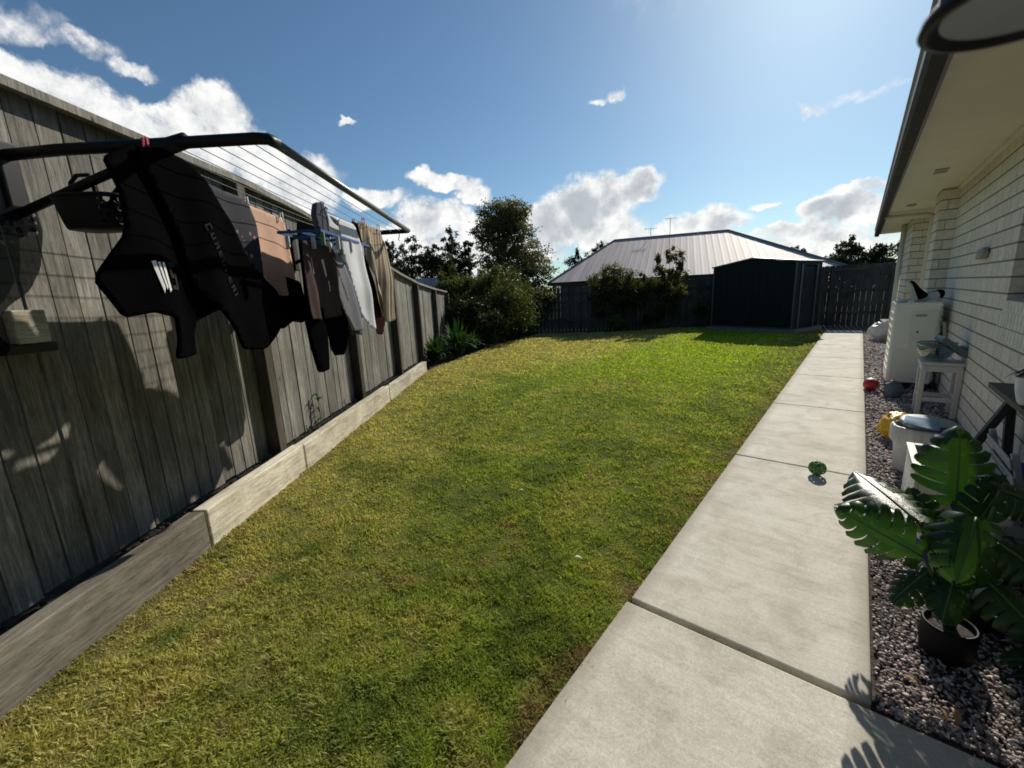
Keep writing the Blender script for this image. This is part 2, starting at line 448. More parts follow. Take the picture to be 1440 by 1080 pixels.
def fast_mesh(name, verts, faces, k, mat, rnd=None, gcol=None, parent=None, smooth=False):
    """verts (n,3) array, faces (m,k) array"""
    me = bpy.data.meshes.new(name)
    nv, nf = len(verts), len(faces)
    me.vertices.add(nv); me.vertices.foreach_set('co', np.ascontiguousarray(verts, dtype=np.float32).ravel())
    me.loops.add(nf*k); me.loops.foreach_set('vertex_index', np.ascontiguousarray(faces, dtype=np.int32).ravel())
    me.polygons.add(nf); me.polygons.foreach_set('loop_start', np.arange(0, nf*k, k, dtype=np.int32))
    if smooth: me.polygons.foreach_set('use_smooth', np.ones(nf, dtype=bool))
    me.update(calc_edges=True); me.validate()
    if rnd is not None:
        a = me.attributes.new('rnd', 'FLOAT', 'FACE'); a.data.foreach_set('value', np.ascontiguousarray(rnd, dtype=np.float32))
    if gcol is not None:
        a = me.attributes.new('gcol', 'FLOAT_COLOR', 'POINT'); a.data.foreach_set('color', np.ascontiguousarray(gcol, dtype=np.float32).ravel())
    me.materials.append(mat)
    o = bpy.data.objects.new(name, me); COL.objects.link(o)
    if parent is not None: o.parent = parent
    return o
def tag(o, label=None, cat=None, group=None, kind=None):
    if label: o['label'] = label
    if cat: o['category'] = cat
    if group: o['group'] = group
    if kind: o['kind'] = kind
    return o
def thing(name, label, cat, loc=(0, 0, 0), rz=0., group=None):
    o = bpy.data.objects.new(name, None); COL.objects.link(o); o.empty_display_size = .2
    o.location = loc; o.rotation_euler = (0, 0, rz)
    return tag(o, label, cat, group)

# ------------------------------------------------------------------ frame of the left fence: local x runs along it, local -y faces the yard
FD = Vector((-.62, .785, 0)).normalized(); FN = Vector((FD.y, -FD.x, 0)); P0 = Vector((-2.945, .589, 0))
FRZ = math.atan2(FD.y, FD.x)
def FP(d, n, z=0.): return P0 + FD*d + FN*n + Vector((0, 0, z))

# ------------------------------------------------------------------ ground, lawn, path, gravel
def sstep(a, b, x):
    t = min(1, max(0, (x-a)/(b-a))); return t*t*(3-2*t)
LAWN = [(-.70, -3.), (-.70, 15.45), (-1.0, 16.7), (-4.2, 16.9), (-6.8, 14.1), (-9.2, 12.9), (-8.7, 10.5), (-8.05, 8.5), (-7.35, 6.9), (-6.75, 5.42),
        tuple(FP(3, .0)[:2]), tuple(FP(0, .0)[:2]), tuple(FP(-4, .0)[:2])]
def inside(x, y, poly=LAWN):
    c = False; j = len(poly)-1
    for i in range(len(poly)):
        xi, yi = poly[i]; xj, yj = poly[j]
        if (yi > y) != (yj > y) and x < (xj-xi)*(y-yi)/(yj-yi)+xi: c = not c
        j = i
    return c
G_DRY = Vector((.66, .56, .23)); G_MID = Vector((.315, .40, .072)); G_DEEP = Vector((.20, .27, .058)); G_LUSH = Vector((.40, .55, .030)); G_OLIVE = Vector((.42, .445, .11)); G_SOIL = Vector((.30, .20, .12))
def lawn_col(x, y):
    p = Vector((x, y, 0))
    n1 = noise.fractal(p*.55, 1., 2., 4)*.5+.5; n2 = noise.fractal(p*1.9+Vector((7, 3, 0)), 1., 2., 4)*.5+.5; n3 = noise.fractal(p*6+Vector((1, 9, 0)), 1., 2., 3)*.5+.5
    nn = (p-P0).dot(FN)                                   # distance from the sleepers
    px = -.70-x                                           # distance from the path
    lush = sstep(3.5, 9., y)*sstep(.2, 1.2, px)*sstep(6.4, 3.0, px)
    c = G_DEEP.lerp(G_MID, sstep(.35, .6, n2))
    n4 = noise.fractal(p*14+Vector((4, 2, 0)), 1., 2., 2)*.5+.5
    c = c*(.72+.56*n4)
    c = c.lerp(G_OLIVE, sstep(.42, .66, n1*.4+n3*.35+n4*.25)*.75)
    c = c.lerp(G_LUSH, lush*.85)
    dry = sstep(1.7, .05, nn)*.85 + sstep(2.6, 5.0, px)*sstep(4.0, 8.0, y)*1.15
    dry = min(1, dry*sstep(.25, .66, n2*.5+n3*.5+.10) + sstep(.60, .74, n2*.7+n3*.3)*.5)
    c = c.lerp(G_DRY, dry*.72)
    soilf = sstep(.16, .03, px)*sstep(.38, .6, n3)+sstep(.67, .76, n3*.55+n1*.45)*.8+sstep(.22, .0, nn)*.4
    c = c.lerp(G_SOIL, min(1, soilf)*.75)
    return c

b = MB(); S = 400.
b.add([(-S, -S, -.10), (S, -S, -.10), (S, S, -.10), (-S, S, -.10)], [(0, 1, 2, 3)])
tag(b.build('ground', M['ground']), kind='structure')

# lawn sheet
vs = []; fs = []; gc = []; idx = {}
st = .12
def lz(x, y): return -.03 + .012*noise.noise(Vector((x*.9, y*.9, 2)))
nx, ny = int(12/st), int(20.5/st)
for j in range(ny+1):
    for i in range(nx+1):
        x = -.70-i*st; y = -3+j*st
        idx[(i, j)] = len(vs); vs.append((x, y, lz(x, y))); c = lawn_col(x, y); gc.append((c.x*.55, c.y*.55, c.z*.55, 1))
for j in range(ny):
    for i in range(nx):
        x = -.70-(i+.5)*st; y = -3+(j+.5)*st
        if inside(x, y) or inside(x-st, y) or inside(x+st*.4, y):
            fs.append((idx[(i, j)], idx[(i, j+1)], idx[(i+1, j+1)], idx[(i+1, j)]))
lawn = fast_mesh('lawn', np.array(vs), np.array(fs), 4, M['lawn'], gcol=np.array(gc), smooth=True)
tag(lawn, kind='structure')

# garden soil behind sleepers and under shrubs
b = MB()
pts = [FP(-4, -.05, .13), FP(6.2, -.05, .12), FP(6.2, -.4, .12), FP(-4, -.4, .13)]
b.add(pts, [(0, 1, 2, 3)])
pts = [(-6.6, 5.2, -.055), (-7.3, 6.9, -.055), (-8.0, 8.5, -.055), (-8.6, 10.5, -.055), (-9.1, 12.9, -.055), (-6.8, 14.2, -.055), (-4.1, 17.0, -.055), (-3.6, 17.4, -.055), (-13, 12.5, -.055), (-9.5, 7.0, -.055), (-6.9, 4.6, -.055)]
b.add(pts, [tuple(range(len(pts)))])
tag(b.build('garden_bed', M['soil']), kind='structure')

# path slabs
J = [1.62, 3.76, 5.755, 7.8, 9.85, 11.9, 13.95, 15.5]
for i in range(len(J)-1):
    b = MB(); b.box(-.69, .165, J[i]+.008, J[i+1]-.008, -.12, 0)
    tag(b.build('path', M['concrete'], bevel=.008), kind='structure')
b = MB(); b.box(-.70, 4.0, -4., 1.60, -.12, -.002)
tag(b.build('path', M['concrete'], bevel=.008), kind='structure')
b = MB(); b.box(-.685, .16, 1.5, 15.5, -.115, -.05)
tag(b.build('path_joint_base', M['soil']), kind='structure')
# gravel bed
b = MB(); b.add([(.165, 1.6, -.035), (3, 1.6, -.035), (3, 17.6, -.035), (.165, 17.6, -.035)], [(0, 1, 2, 3)])
b.add([(-1.0, 15.5, -.04), (.165, 15.5, -.04), (.165, 17.6, -.04), (-1.0, 17.6, -.04)], [(0, 1, 2, 3)])
tag(b.build('gravel_ground', M['gravelbase']), kind='structure')

# gravel stones (stuff)
def ico():
    t = (1+5**.5)/2
    v = np.array([(-1,t,0),(1,t,0),(-1,-t,0),(1,-t,0),(0,-1,t),(0,1,t),(0,-1,-t),(0,1,-t),(t,0,-1),(t,0,1),(-t,0,-1),(-t,0,1)], float); v /= np.linalg.norm(v[0])
    f = np.array([(0,11,5),(0,5,1),(0,1,7),(0,7,10),(0,10,11),(1,5,9),(5,11,4),(11,10,2),(10,7,6),(7,1,8),(3,9,4),(3,4,2),(3,2,6),(3,6,8),(3,8,9),(4,9,5),(2,4,11),(6,2,10),(8,6,7),(9,8,1)])
    return v, f
iv, jf = ico()
n = 26000
yy = 1.64*(15.4/1.64)**(NR.random(n)**1.25); xx = .178+NR.random(n)*.70
xx = np.where(yy < 2.6, .178+NR.random(n)*1.2, xx)
sz = (.0048+.0055*NR.random(n)**1.5)*np.clip((yy/2.9)**.75, .85, 3)
q = NR.normal(size=(n, 12, 3))*.16
base = iv[None]*(1+q)*np.stack([sz*(.8+.7*NR.random(n)), sz*(.7+.5*NR.random(n)), sz*(.5+.3*NR.random(n))], -1)[:, None, :]
th = NR.random(n)*6.28; ph = NR.normal(size=n)*.5
c_, s_ = np.cos(th)[:, None], np.sin(th)[:, None]
x1 = base[..., 0]*c_-base[..., 1]*s_; y1 = base[..., 0]*s_+base[..., 1]*c_; z1 = base[..., 2]
cp, sp = np.cos(ph)[:, None], np.sin(ph)[:, None]
V = np.stack([x1*cp-z1*sp+xx[:, None], y1+yy[:, None], x1*sp+z1*cp-.026+NR.random(n)[:, None]*.014], -1).reshape(-1, 3)
Fc = (jf[None]+(np.arange(n)*12)[:, None, None]).reshape(-1, 3)
st_ = fast_mesh('gravel', V, Fc, 3, M['stone'], rnd=np.repeat(NR.random(n), 20))
tag(st_, 'pinkish grey crushed gravel between the concrete path and the house wall', 'gravel', kind='stuff')

# grass blades (stuff)
def blades(N0):
    rr = .95*(17/.95)**(NR.random(N0)); az = rad(-112)+rad(116)*NR.random(N0)
    X = rr*np.sin(az); Y = rr*np.cos(az)
    keep = []; cols = []
    for i in range(N0):
        x, y = X[i], Y[i]
        if not inside(x, y) : 
            # ragged overhang onto path edge
            if not (-.70 <= x < -.70+.035*(.5+noise.noise(Vector((y*7, 0, 1)))) and y < 15.4): continue
        if -4.1 < x < -.75 and y > 14.45 and (Vector((x, y, 0))-Vector((-1.46, 14.71, 0))).dot(Vector((.334, .942, 0))) > -.02: continue
        keep.append(i); c = lawn_col(x, y)
        if noise.noise(Vector((x*5.5, y*5.5, 9))) > .42 and R.random() < .75: keep.pop(); continue
        if c.x > .2 and R.random() < .25: c = c*.7
        v = .72+.6*R.random()
        if R.random() < .06: c = c.lerp(Vector((.42, .36, .17)), .6)
        cols.append((c.x*v, c.y*v, c.z*v, 1))
    keep = np.array(keep); X = X[keep]; Y = Y[keep]; rr = rr[keep]; n = len(keep); cols = np.array(cols)
    clump = np.array([noise.fractal(Vector((x*9, y*9, 4)), 1., 2., 3)*.5+.5+.35*noise.noise(Vector((x*2.2, y*2.2, 7))) for x, y in zip(X, Y)])
    w = (.0016+.0013*NR.random(n))*np.clip(rr/2.0, 1, 6); h = (.011+.015*NR.random(n))*np.clip((rr/3)**.3, 1, 1.5)*np.clip(.25+1.5*clump, .35, 2.0)
    th = NR.random(n)*6.28; lean = (.35+1.0*NR.random(n))*h; la = NR.random(n)*6.28
    Z = np.array([lz(x, y) for x, y in zip(X, Y)])-.004
    wx, wy = np.cos(th)*w, np.sin(th)*w
    lx, ly = np.cos(la)*lean, np.sin(la)*lean
    p = np.zeros((n, 5, 3))
    p[:, 0] = np.stack([X-wx, Y-wy, Z], -1); p[:, 1] = np.stack([X+wx, Y+wy, Z], -1)
    p[:, 2] = np.stack([X+wx*.8+lx*.4, Y+wy*.8+ly*.4, Z+h*.62], -1); p[:, 3] = np.stack([X-wx*.8+lx*.4, Y-wy*.8+ly*.4, Z+h*.62], -1)
    p[:, 4] = np.stack([X+lx, Y+ly, Z+h*.98], -1)
    k = (np.arange(n)*5)[:, None]
    F = np.concatenate([k+np.array([[0, 1, 2]]), k+np.array([[0, 2, 3]]), k+np.array([[3, 2, 4]])], 1).reshape(-1, 3)
    gcl = np.repeat(cols, 5, 0)
    o = fast_mesh('grass', p.reshape(-1, 3), F, 3, M['blade'], gcol=gcl)
    tag(o, 'short patchy green and straw coloured lawn grass', 'grass', kind='stuff')
blades(560000)

# ------------------------------------------------------------------ left timber fence
def interp(tab, x):
    for (a, ya), (b_, yb) in zip(tab, tab[1:]):
        if x <= b_: return ya+(yb-ya)*max(0, (x-a))/(b_-a)
    return tab[-1][1]
TOP = [(-6, 2.43), (1.28, 2.395), (2.17, 2.335), (5.58, 1.90), (7.0, 1.763), (8.4, 1.69), (10.3, 1.625), (13, 1.55)]
fence = thing('timber_fence', 'tall weathered grey paling fence with sloping capped top behind the clothesline', 'fence', P0, FRZ)
posts = [-3.0, -1.25, 1.14, 3.1, 4.97, 6.7, 8.6, 10.5]
for k in range(len(posts)-1):
    d0, d1 = posts[k], posts[k+1]
    b = MB(); nb = max(8, round((d1-d0)/.118)); wB = (d1-d0)/nb
    for i in range(nb):
        a = d0+i*wB+.003; e = d0+(i+1)*wB-.004-.004*R.random()
        yo = .27+.010*R.random()
        zt0, zt1 = interp(TOP, a)-.02, interp(TOP, e)-.02
        zb = .16-.015*R.random() if d0 < 4.8 else -.12
        b.add([(a, yo, zb), (e, yo, zb), (e, yo+.019, zb), (a, yo+.019, zb), (a, yo, zt0), (e, yo, zt1), (e, yo+.019, zt1), (a, yo+.019, zt0)],
              [(3,2,1,0),(4,5,6,7),(0,1,5,4),(1,2,6,5),(2,3,7,6),(3,0,4,7)])
    b.build('paling_panel', M['fence'], fence)
    for zz in (.35, 1.15):
        b = MB(); b.box(d0, d1, .296, .34, zz, zz+.09); b.build('rail', M['fence'], fence)
    b = MB()
    zt0, zt1 = interp(TOP, d0)-.16, interp(TOP, d1)-.16
    b.add([(d0, .296, zt0), (d1, .296, zt1), (d1, .34, zt1), (d0, .34, zt0), (d0, .296, zt0+.09), (d1, .296, zt1+.09), (d1, .34, zt1+.09), (d0, .34, zt0+.09)],
          [(3,2,1,0),(4,5,6,7),(0,1,5,4),(1,2,6,5),(2,3,7,6),(3,0,4,7)])
    b.build('rail', M['fence'], fence)
    # capping
    b = MB()
    segs = [d0]+[d for d, _ in TOP if d0 < d < d1]+[d1]
    for a, e in zip(segs, segs[1:]):
        z0, z1 = interp(TOP, a), interp(TOP, e)
        b.add([(a, .20, z0-.03), (e, .20, z1-.03), (e, .35, z1-.005), (a, .35, z0-.005), (a, .20, z0+.012), (e, .20, z1+.012), (e, .35, z1+.037), (a, .35, z0+.037)],
              [(3,2,1,0),(4,5,6,7),(0,1,5,4),(1,2,6,5),(2,3,7,6),(3,0,4,7)], r=.9)
    b.build('capping', M['fence'], fence)
for k, d in enumerate(posts):
    b = MB(); zt = interp(TOP, d)-.06
    b.box(d-.05, d+.05, .165, .266, -.1, zt)
    b.build('post', M['post'], fence, bevel=.006)

# sleepers edging the garden bed
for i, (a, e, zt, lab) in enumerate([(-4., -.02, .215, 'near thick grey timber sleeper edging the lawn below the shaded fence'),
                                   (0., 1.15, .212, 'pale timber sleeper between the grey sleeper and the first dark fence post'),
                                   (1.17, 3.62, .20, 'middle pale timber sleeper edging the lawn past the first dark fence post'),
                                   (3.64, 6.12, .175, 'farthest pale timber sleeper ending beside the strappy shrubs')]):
    b = MB()
    nseg = 24
    vs = []
    for k in range(nseg+1):
        d = a+(e-a)*k/nseg; w = .006*noise.noise(Vector((d*1.7, i, 0)))
        vs += [(d, w, -.1), (d, w+.004*noise.noise(Vector((d*5, 3, 0))), zt+w), (d, .095, zt+w*.7), (d, .095, -.1)]
    fs = []
    for k in range(nseg):
        for c in range(4):
            fs.append((k*4+c, (k+1)*4+c, (k+1)*4+(c+1) % 4, k*4+(c+1) % 4))
    fs += [(0, 1, 2, 3), (nseg*4+3, nseg*4+2, nseg*4+1, nseg*4)]
    b.add(vs, [tuple(reversed(f)) for f in fs])
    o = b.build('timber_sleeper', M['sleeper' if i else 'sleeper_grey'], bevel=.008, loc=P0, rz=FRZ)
    tag(o, lab, 'sleeper', 'sleepers edging the lawn')

# leaf litter and crumbs of soil lying along the foot of the fence
nd = 1500
dd = -2.5+8.6*NR.random(nd); nn_ = -.25+.21*NR.random(nd)**.8
q = NR.normal(size=(nd, 12, 3))*.25
sz2 = (.006+.012*NR.random(nd)**2)[:, None, None]
bs = iv[None]*(1+q)*sz2*np.array([1.2, .9, .55])
cx = np.stack([P0.x+FD.x*dd+FN.x*nn_, P0.y+FD.y*dd+FN.y*nn_, .13+.03*NR.random(nd)], -1)
lit = fast_mesh('leaf_litter', (bs+cx[:, None, :]).reshape(-1, 3), (jf[None]+(np.arange(nd)*12)[:, None, None]).reshape(-1, 3), 3, M['soil'], rnd=np.repeat(NR.random(nd), 20))
tag(lit, 'dark crumbs of soil and leaf litter along the foot of the left fence', 'leaf litter', kind='stuff')

# ------------------------------------------------------------------ clothesline (frame coordinates: x along the fence, y = -n)
line = thing('clothesline', 'fold-down clothesline with black arms and a grey front bar mounted on the fence', 'clothesline', P0, FRZ)
ZF = 2.1
b = MB(); b.tube([(-.36, .262, ZF-.01), (-.36, 0, ZF), (-.365, -.86, ZF), (-.352, -.905, ZF), (-.30, -.915, ZF)], [.024]*5, 12); b.build('near_arm', M['black_steel'], line, smooth=True)
b = MB(); b.tube([(1.97, .262, ZF-.04), (1.97, -.50, ZF-.04), (1.97, -.90, ZF-.035)], .022, 12); b.build('far_arm', M['black_steel'], line, smooth=True)
b = MB(); b.tube([(-.33, -.91, ZF), (.7, -.905, ZF-.015), (1.985, -.895, ZF-.03)], [.02, .02, .021], 12); b.build('front_bar', M['grey_steel'], line, smooth=True)
b = MB(); b.tube([(-.355, -.47, ZF-.012), (-.355, -.10, ZF-.13), (-.355, .25, ZF-.245)], .019, 12); b.build('strut', M['black_steel'], line, smooth=True)
b = MB(); b.tube([(1.97, -.45, ZF-.06), (1.97, .25, ZF-.28)], .017, 10); b.build('strut', M['black_steel'], line, smooth=True)
b = MB(); b.box(-.395, -.315, .235, .266, ZF-.32, ZF+.05); b.build('wall_bracket', M['black_steel'], line, bevel=.008)
b = MB(); b.box(1.93, 2.01, .235, .266, ZF-.36, ZF+.03); b.build('wall_bracket', M['black_steel'], line, bevel=.008)
# joint sleeve where strut meets arm
b = MB(); b.tube([(-.355, -.36, ZF-.035), (-.357, -.56, ZF+.012)], [.036, .03], 12); b.build('elbow', M['black_steel'], line, smooth=True)
WN = [.06, .145, .23, .315, .40, .485, .57, .655, .74, .82]
for k, wn in enumerate(WN):
    b = MB(); b.tube([(-.36, -wn, ZF), (.4, -wn, ZF-.022), (1.2, -wn, ZF-.04), (1.97, -wn, ZF-.035)], .0022, 5, cap=False); b.build('line', M['wire'], line)
b = MB()
for d, n_, z in ((1.99, .80, -.07),): b.tube([(d, -n_, ZF+z+.04), (d, -n_, ZF+z-.01), (d, -n_+.012, ZF+z-.035), (d, -n_+.0, ZF+z-.05)], .004, 6)
b.build('hook', M['black_steel'], line)

# the pale block below the bracket
o = thing('timber_block', 'pale timber mounting block fixed to the fence at the left edge', 'timber block', FP(-.445, -.269, 1.29), FRZ)
b = MB(); b.box(-.075, .055, -.05, -.0, 0, .145); b.build('block', M['sleeper'], o, bevel=.006)
b = MB(); b.box(-.12, .085, -.035, -.001, -.045, -.003); b.build('cleat', M['dark_timber'], o, bevel=.004)

# ------------------------------------------------------------------ garments
def garment(name, label, cat, mat, outline, n, folds=(.018, 9., .8), hang=True, loc=None, group=None, res=.022, tilt=0., fat=0., parent=None, holes=()):
    """outline in (d, z); cloth sheet in the plane n with soft folds"""
    d0 = sum(p[0] for p in outline)/len(outline); ztop = max(p[1] for p in outline)
    # densify
    pts = []
    m = len(outline)
    # smooth the outline a little (Chaikin once)
    ch = []
    for i in range(m):
        a = outline[i]; c = outline[(i+1) % m]
        ch += [(a[0]*.9+c[0]*.1, a[1]*.9+c[1]*.1), (a[0]*.1+c[0]*.9, a[1]*.1+c[1]*.9)]
    m = len(ch)
    for i in range(m):
        a = ch[i]; c = ch[(i+1) % m]
        L = math.hypot(a[0]-c[0], a[1]-c[1]); k = max(1, int(L/res))
        for j in range(k): pts.append((a[0]+(c[0]-a[0])*j/k, a[1]+(c[1]-a[1])*j/k))
    nb = len(pts)
    x0 = min(p[0] for p in pts); x1 = max(p[0] for p in pts); z0 = min(p[1] for p in pts); z1 = max(p[1] for p in pts)
    inn = []
    y = z0; row = 0
    while y < z1:
        x = x0+(row % 2)*res*.5
        while x < x1:
            if inside(x, y, pts) and min((x-p[0])**2+(y-p[1])**2 for p in pts[::2]) > (res*.6)**2: inn.append((x, y))
            x += res
        y += res*.87; row += 1
    vv, ee, ff, *_ = delaunay_2d_cdt([Vector(p) for p in pts+inn], [], [list(range(nb))], 1, 1e-5)
    amp, fr, tw = folds
    sd = R.random()*20
    def off(d, z):
        h = min(1., max(0., (ztop-z)/.5))
        w = noise.noise(Vector((d*fr*.28+sd, z*1.1, sd)))*2.2
        f = math.sin(d*fr+w*tw+ z*1.5)*.6 + math.sin(d*fr*2.3+w*1.7+z*2.5)*.28 + noise.noise(Vector((d*4, z*3.5, sd)))*.6
        return amp*(.25+h)*f + tilt*(ztop-z)
    verts = []
    for v in vv: verts.append((v.x-d0, -(off(v.x, v.y)), v.y-ztop))
    if holes:
        ff = [f for f in ff if not any((sum(vv[i].x for i in f)/3-hx)**2+(sum(vv[i].y for i in f)/3-hz)**2 < hr*hr for hx, hz, hr in holes)]
    b = MB(); b.add(verts, [tuple(f) for f in ff])
    if parent is None:
        o = b.build(name, mat, smooth=True, loc=FP(d0, n, ztop), rz=FRZ); tag(o, label, cat, group)
    else:
        o = b.build(name, mat, parent, smooth=True, loc=(d0-parent['d0'], -(n-parent['n0']), ztop-parent['zt']))
    sol = o.modifiers.new('thick', 'SOLIDIFY'); sol.thickness = .004+fat; sol.offset = 0
    o['d0'] = d0; o['n0'] = n; o['zt'] = ztop
    return o, off
def strip_print(parent, off, quads, mat, name='print'):
    """flat print pieces lying on the yard side of a garment; quads of (d, z)"""
    b = MB(); d0, n0, zt = parent['d0'], parent['n0'], parent['zt']
    for qd in quads:
        vs = [(d-d0, -(off(d, z))-.006-parent.modifiers[0].thickness*.5, z-zt) for d, z in qd]
        b.add(vs, [tuple(range(len(vs)))])
    return b.build(name, mat, parent)
def rot_quad(d, z, w, h, a):
    ca, sa = math.cos(a), math.sin(a)
    return [(d+x*ca-y*sa, z+x*sa+y*ca) for x, y in ((-w/2, -h/2), (w/2, -h/2), (w/2, h/2), (-w/2, h/2))]
def at_n(pts, n0, n1):
    f = (1.95-n1)/(1.95-n0)
    return [((d+2.29)*f-2.29, (z-1.4)*f+1.4) for d, z in pts]
GG = 'washing hung on the clothesline'
o, of = garment('hoodie', 'black hooded top hanging nearest the camera with pale print at its middle', 'hoodie', M['c_black'],
    [(-.66, 1.96), (-.52, 2.05), (-.40, 2.04), (-.38, 1.93), (-.27, 1.85), (-.22, 1.62), (-.10, 1.52), (-.20, 1.40), (-.36, 1.355), (-.385, 1.30), (-.40, 1.20), (-.55, 1.20), (-.51, 1.29), (-.50, 1.375), (-.60, 1.40), (-.72, 1.385), (-.80, 1.525), (-.645, 1.70), (-.625, 1.85)], .455, (.022, 11, .9), fat=.012)
strip_print(o, of, [[(-.585, 1.60), (-.565, 1.605), (-.545, 1.50), (-.552, 1.475)], [(-.557, 1.60), (-.545, 1.60), (-.53, 1.50), (-.537, 1.49)], [(-.535, 1.60), (-.522, 1.60), (-.512, 1.49), (-.523, 1.48)]], M['print_white'])  # pale stripes stand in for sunlit fence seen through a gap
def seg5(d, z, w, h):
    t = .018
    return [rot_quad(d, z+h, w, t, 0), rot_quad(d-w/2+t/2, z+h*.74, t, h*.5, 0), rot_quad(d, z+h*.5, w, t, 0), rot_quad(d+w/2-t/2, z+h*.25, t, h*.5, 0), rot_quad(d, z, w, t, 0)]
strip_print(o, of, seg5(-.475, 1.50, .05, .095), M['print_grey'], 'numeral')
o2, of2 = garment('jacket', 'long black jacket with grey lettering down the sleeve beside the hoodie', 'jacket', M['c_black2'],
    [(-.53, 2.03), (-.42, 2.07), (-.28, 2.06), (-.18, 2.0), (-.03, 1.84), (.05, 1.68), (.20, 1.56), (.335, 1.485), (.33, 1.40), (.35, 1.33), (.22, 1.24), (.07, 1.165), (-.10, 1.185), (-.16, 1.29), (-.24, 1.38), (-.36, 1.50), (-.40, 1.75)], .475, (.02, 8, .9), fat=.01)
lt = []
p0 = Vector((-.245, 1.80)); p1 = Vector((-.10, 1.44)); ang = math.atan2(p1.y-p0.y, p1.x-p0.x)
tx = (p1-p0).normalized(); ty = Vector((-tx.y, tx.x))
for k in range(9):
    c = p0.lerp(p1, (k+.2)/9); hgt = [.04, .03, .036, .03, .04, .04, .03, .04, .04][k]
    def L(u, v, w, h): q = c+tx*u+ty*v; lt.append(rot_quad(q.x, q.y, w, h, ang))
    L(0, 0, .007, hgt)
    if k: strip_print(o2, of2, lt[:-1], M['print_grey'], 'letter'); lt = lt[-1:]
    if k in (0, 3, 6): L(.014, hgt/2-.004, .02, .007); L(.014, -hgt/2+.004, .02, .007)
    if k in (1, 4): L(.02, 0, .007, hgt); L(.01, -hgt/2+.004, .018, .007)
    if k in (2, 7): L(.02, 0, .007, hgt); L(.01, hgt/2-.004, .018, .007); L(.01, 0, .018, .006)
strip_print(o2, of2, lt, M['print_grey'], 'letter')
o3, of3 = garment('t_shirt', 'charcoal t-shirt with pink and white floral print behind the black jacket', 't-shirt', M['c_floral'],
    [(-.02, 2.06), (.38, 2.03), (.43, 1.92), (.42, 1.55), (.20, 1.52), (.02, 1.60)], .325, (.014, 10, .8))
o4, of4 = garment('towel', 'peach coloured cotton towel glowing in the sun', 'towel', M['c_tan'],
    [(.34, 2.035), (.60, 2.02), (.86, 2.01), (.90, 1.80), (.935, 1.49), (.66, 1.47), (.48, 1.56), (.40, 1.66), (.375, 1.85)], .285, (.022, 10, .8))
garment('cardigan', 'crumpled black garment hanging below the peach towel', 'cardigan', M['c_black2'],
    [(.58, 1.66), (.72, 1.62), (.98, 1.58), (1.02, 1.40), (.94, 1.27), (.80, 1.29), (.70, 1.24), (.60, 1.30), (.52, 1.22), (.44, 1.30), (.47, 1.5)], .265, (.03, 13, 1.), fat=.01)
# sock airer with pegs and the pieces it carries
air = thing('peg_airer', 'flat blue plastic peg airer hanging from a line with rows of small pegs', 'airer', FP(.78, .62, 1.845), FRZ)
b = MB()
for y0 in (-.13, .0, .13): b.box(-.40, .44, y0-.006, y0+.006, -.008, .008)
for x0 in (-.40, -.19, .02, .23, .44): b.box(x0-.006, x0+.006, -.136, .136, -.0085, .0075)
b.build('frame', M['blue_plastic'], air)
b = MB(); b.tube([(.02, 0, .0), (.02, 0, .16), (.02, .012, .205), (.02, 0, .222), (.02, -.014, .205)], .005, 6); b.build('hook', M['blue_plastic'], air)
for k in range(12):
    x = -.38+.8*k/11; yy0 = (-.13, .13, 0)[k % 3]
    b = MB(); b.box(x-.006, x+.006, yy0-.012, yy0+.012, -.085, -.01); b.build('peg', M['peg_white' if k % 4 else 'peg_green'], air)
garment('leggings', 'black leggings with two short legs hanging lowest below the airer', 'leggings', M['c_black'],
    [(.36, 1.40), (.62, 1.38), (.98, 1.38), (1.0, 1.25), (.93, 1.10), (.85, 1.02), (.74, 1.03), (.68, 1.22), (.63, 1.20), (.585, 1.02), (.565, .955), (.44, .955), (.385, 1.15)], .585, (.012, 12, .8), fat=.02)
o5, of5 = garment('skirt', 'plum brown skirt pegged on the blue airer', 'skirt', M['c_brown'],
    [(.40, 1.80), (.62, 1.80), (.86, 1.79), (.93, 1.62), (1.06, 1.34), (.80, 1.315), (.52, 1.30), (.34, 1.315), (.36, 1.5)], .615, (.036, 16, 1.))
for qd in ([(.62, 1.70), (.645, 1.70), (.655, 1.60), (.64, 1.58)], [(.665, 1.56), (.68, 1.56), (.69, 1.49), (.675, 1.49)], [(.50, 1.70), (.515, 1.70), (.51, 1.60), (.50, 1.60)]): strip_print(o5, of5, [qd], M['peg_white'], 'satin_trim')
garment('sheet', 'long white sheet folded over the outer line catching the sun', 'sheet', M['c_white'],
    at_n([(1.10, 2.05), (1.42, 2.05), (1.52, 1.85), (1.62, 1.52), (1.76, 1.25), (1.70, 1.16), (1.52, 1.16), (1.36, 1.3), (1.22, 1.55), (1.12, 1.85)], .575, .745), .745, (.028, 12, .8))
garment('sheet', 'white folded sheet top hanging behind the blue airer beside the cap', 'sheet', M['c_white'],
    [(.90, 2.065), (1.15, 2.055), (1.40, 2.05), (1.36, 1.80), (1.2, 1.72), (1.0, 1.74), (.92, 1.85)], .565, (.012, 8, .8))
garment('pillowcase', 'grey pillowcase hanging in front of the white sheet', 'pillowcase', M['c_grey'],  # separate grey cloth imitates the shaded side of the white sheet
    [(.78, 1.76), (1.0, 1.78), (1.08, 1.62), (1.24, 1.40), (1.32, 1.20), (1.16, 1.17), (1.02, 1.19), (.90, 1.40)], .60, (.026, 11, .8))
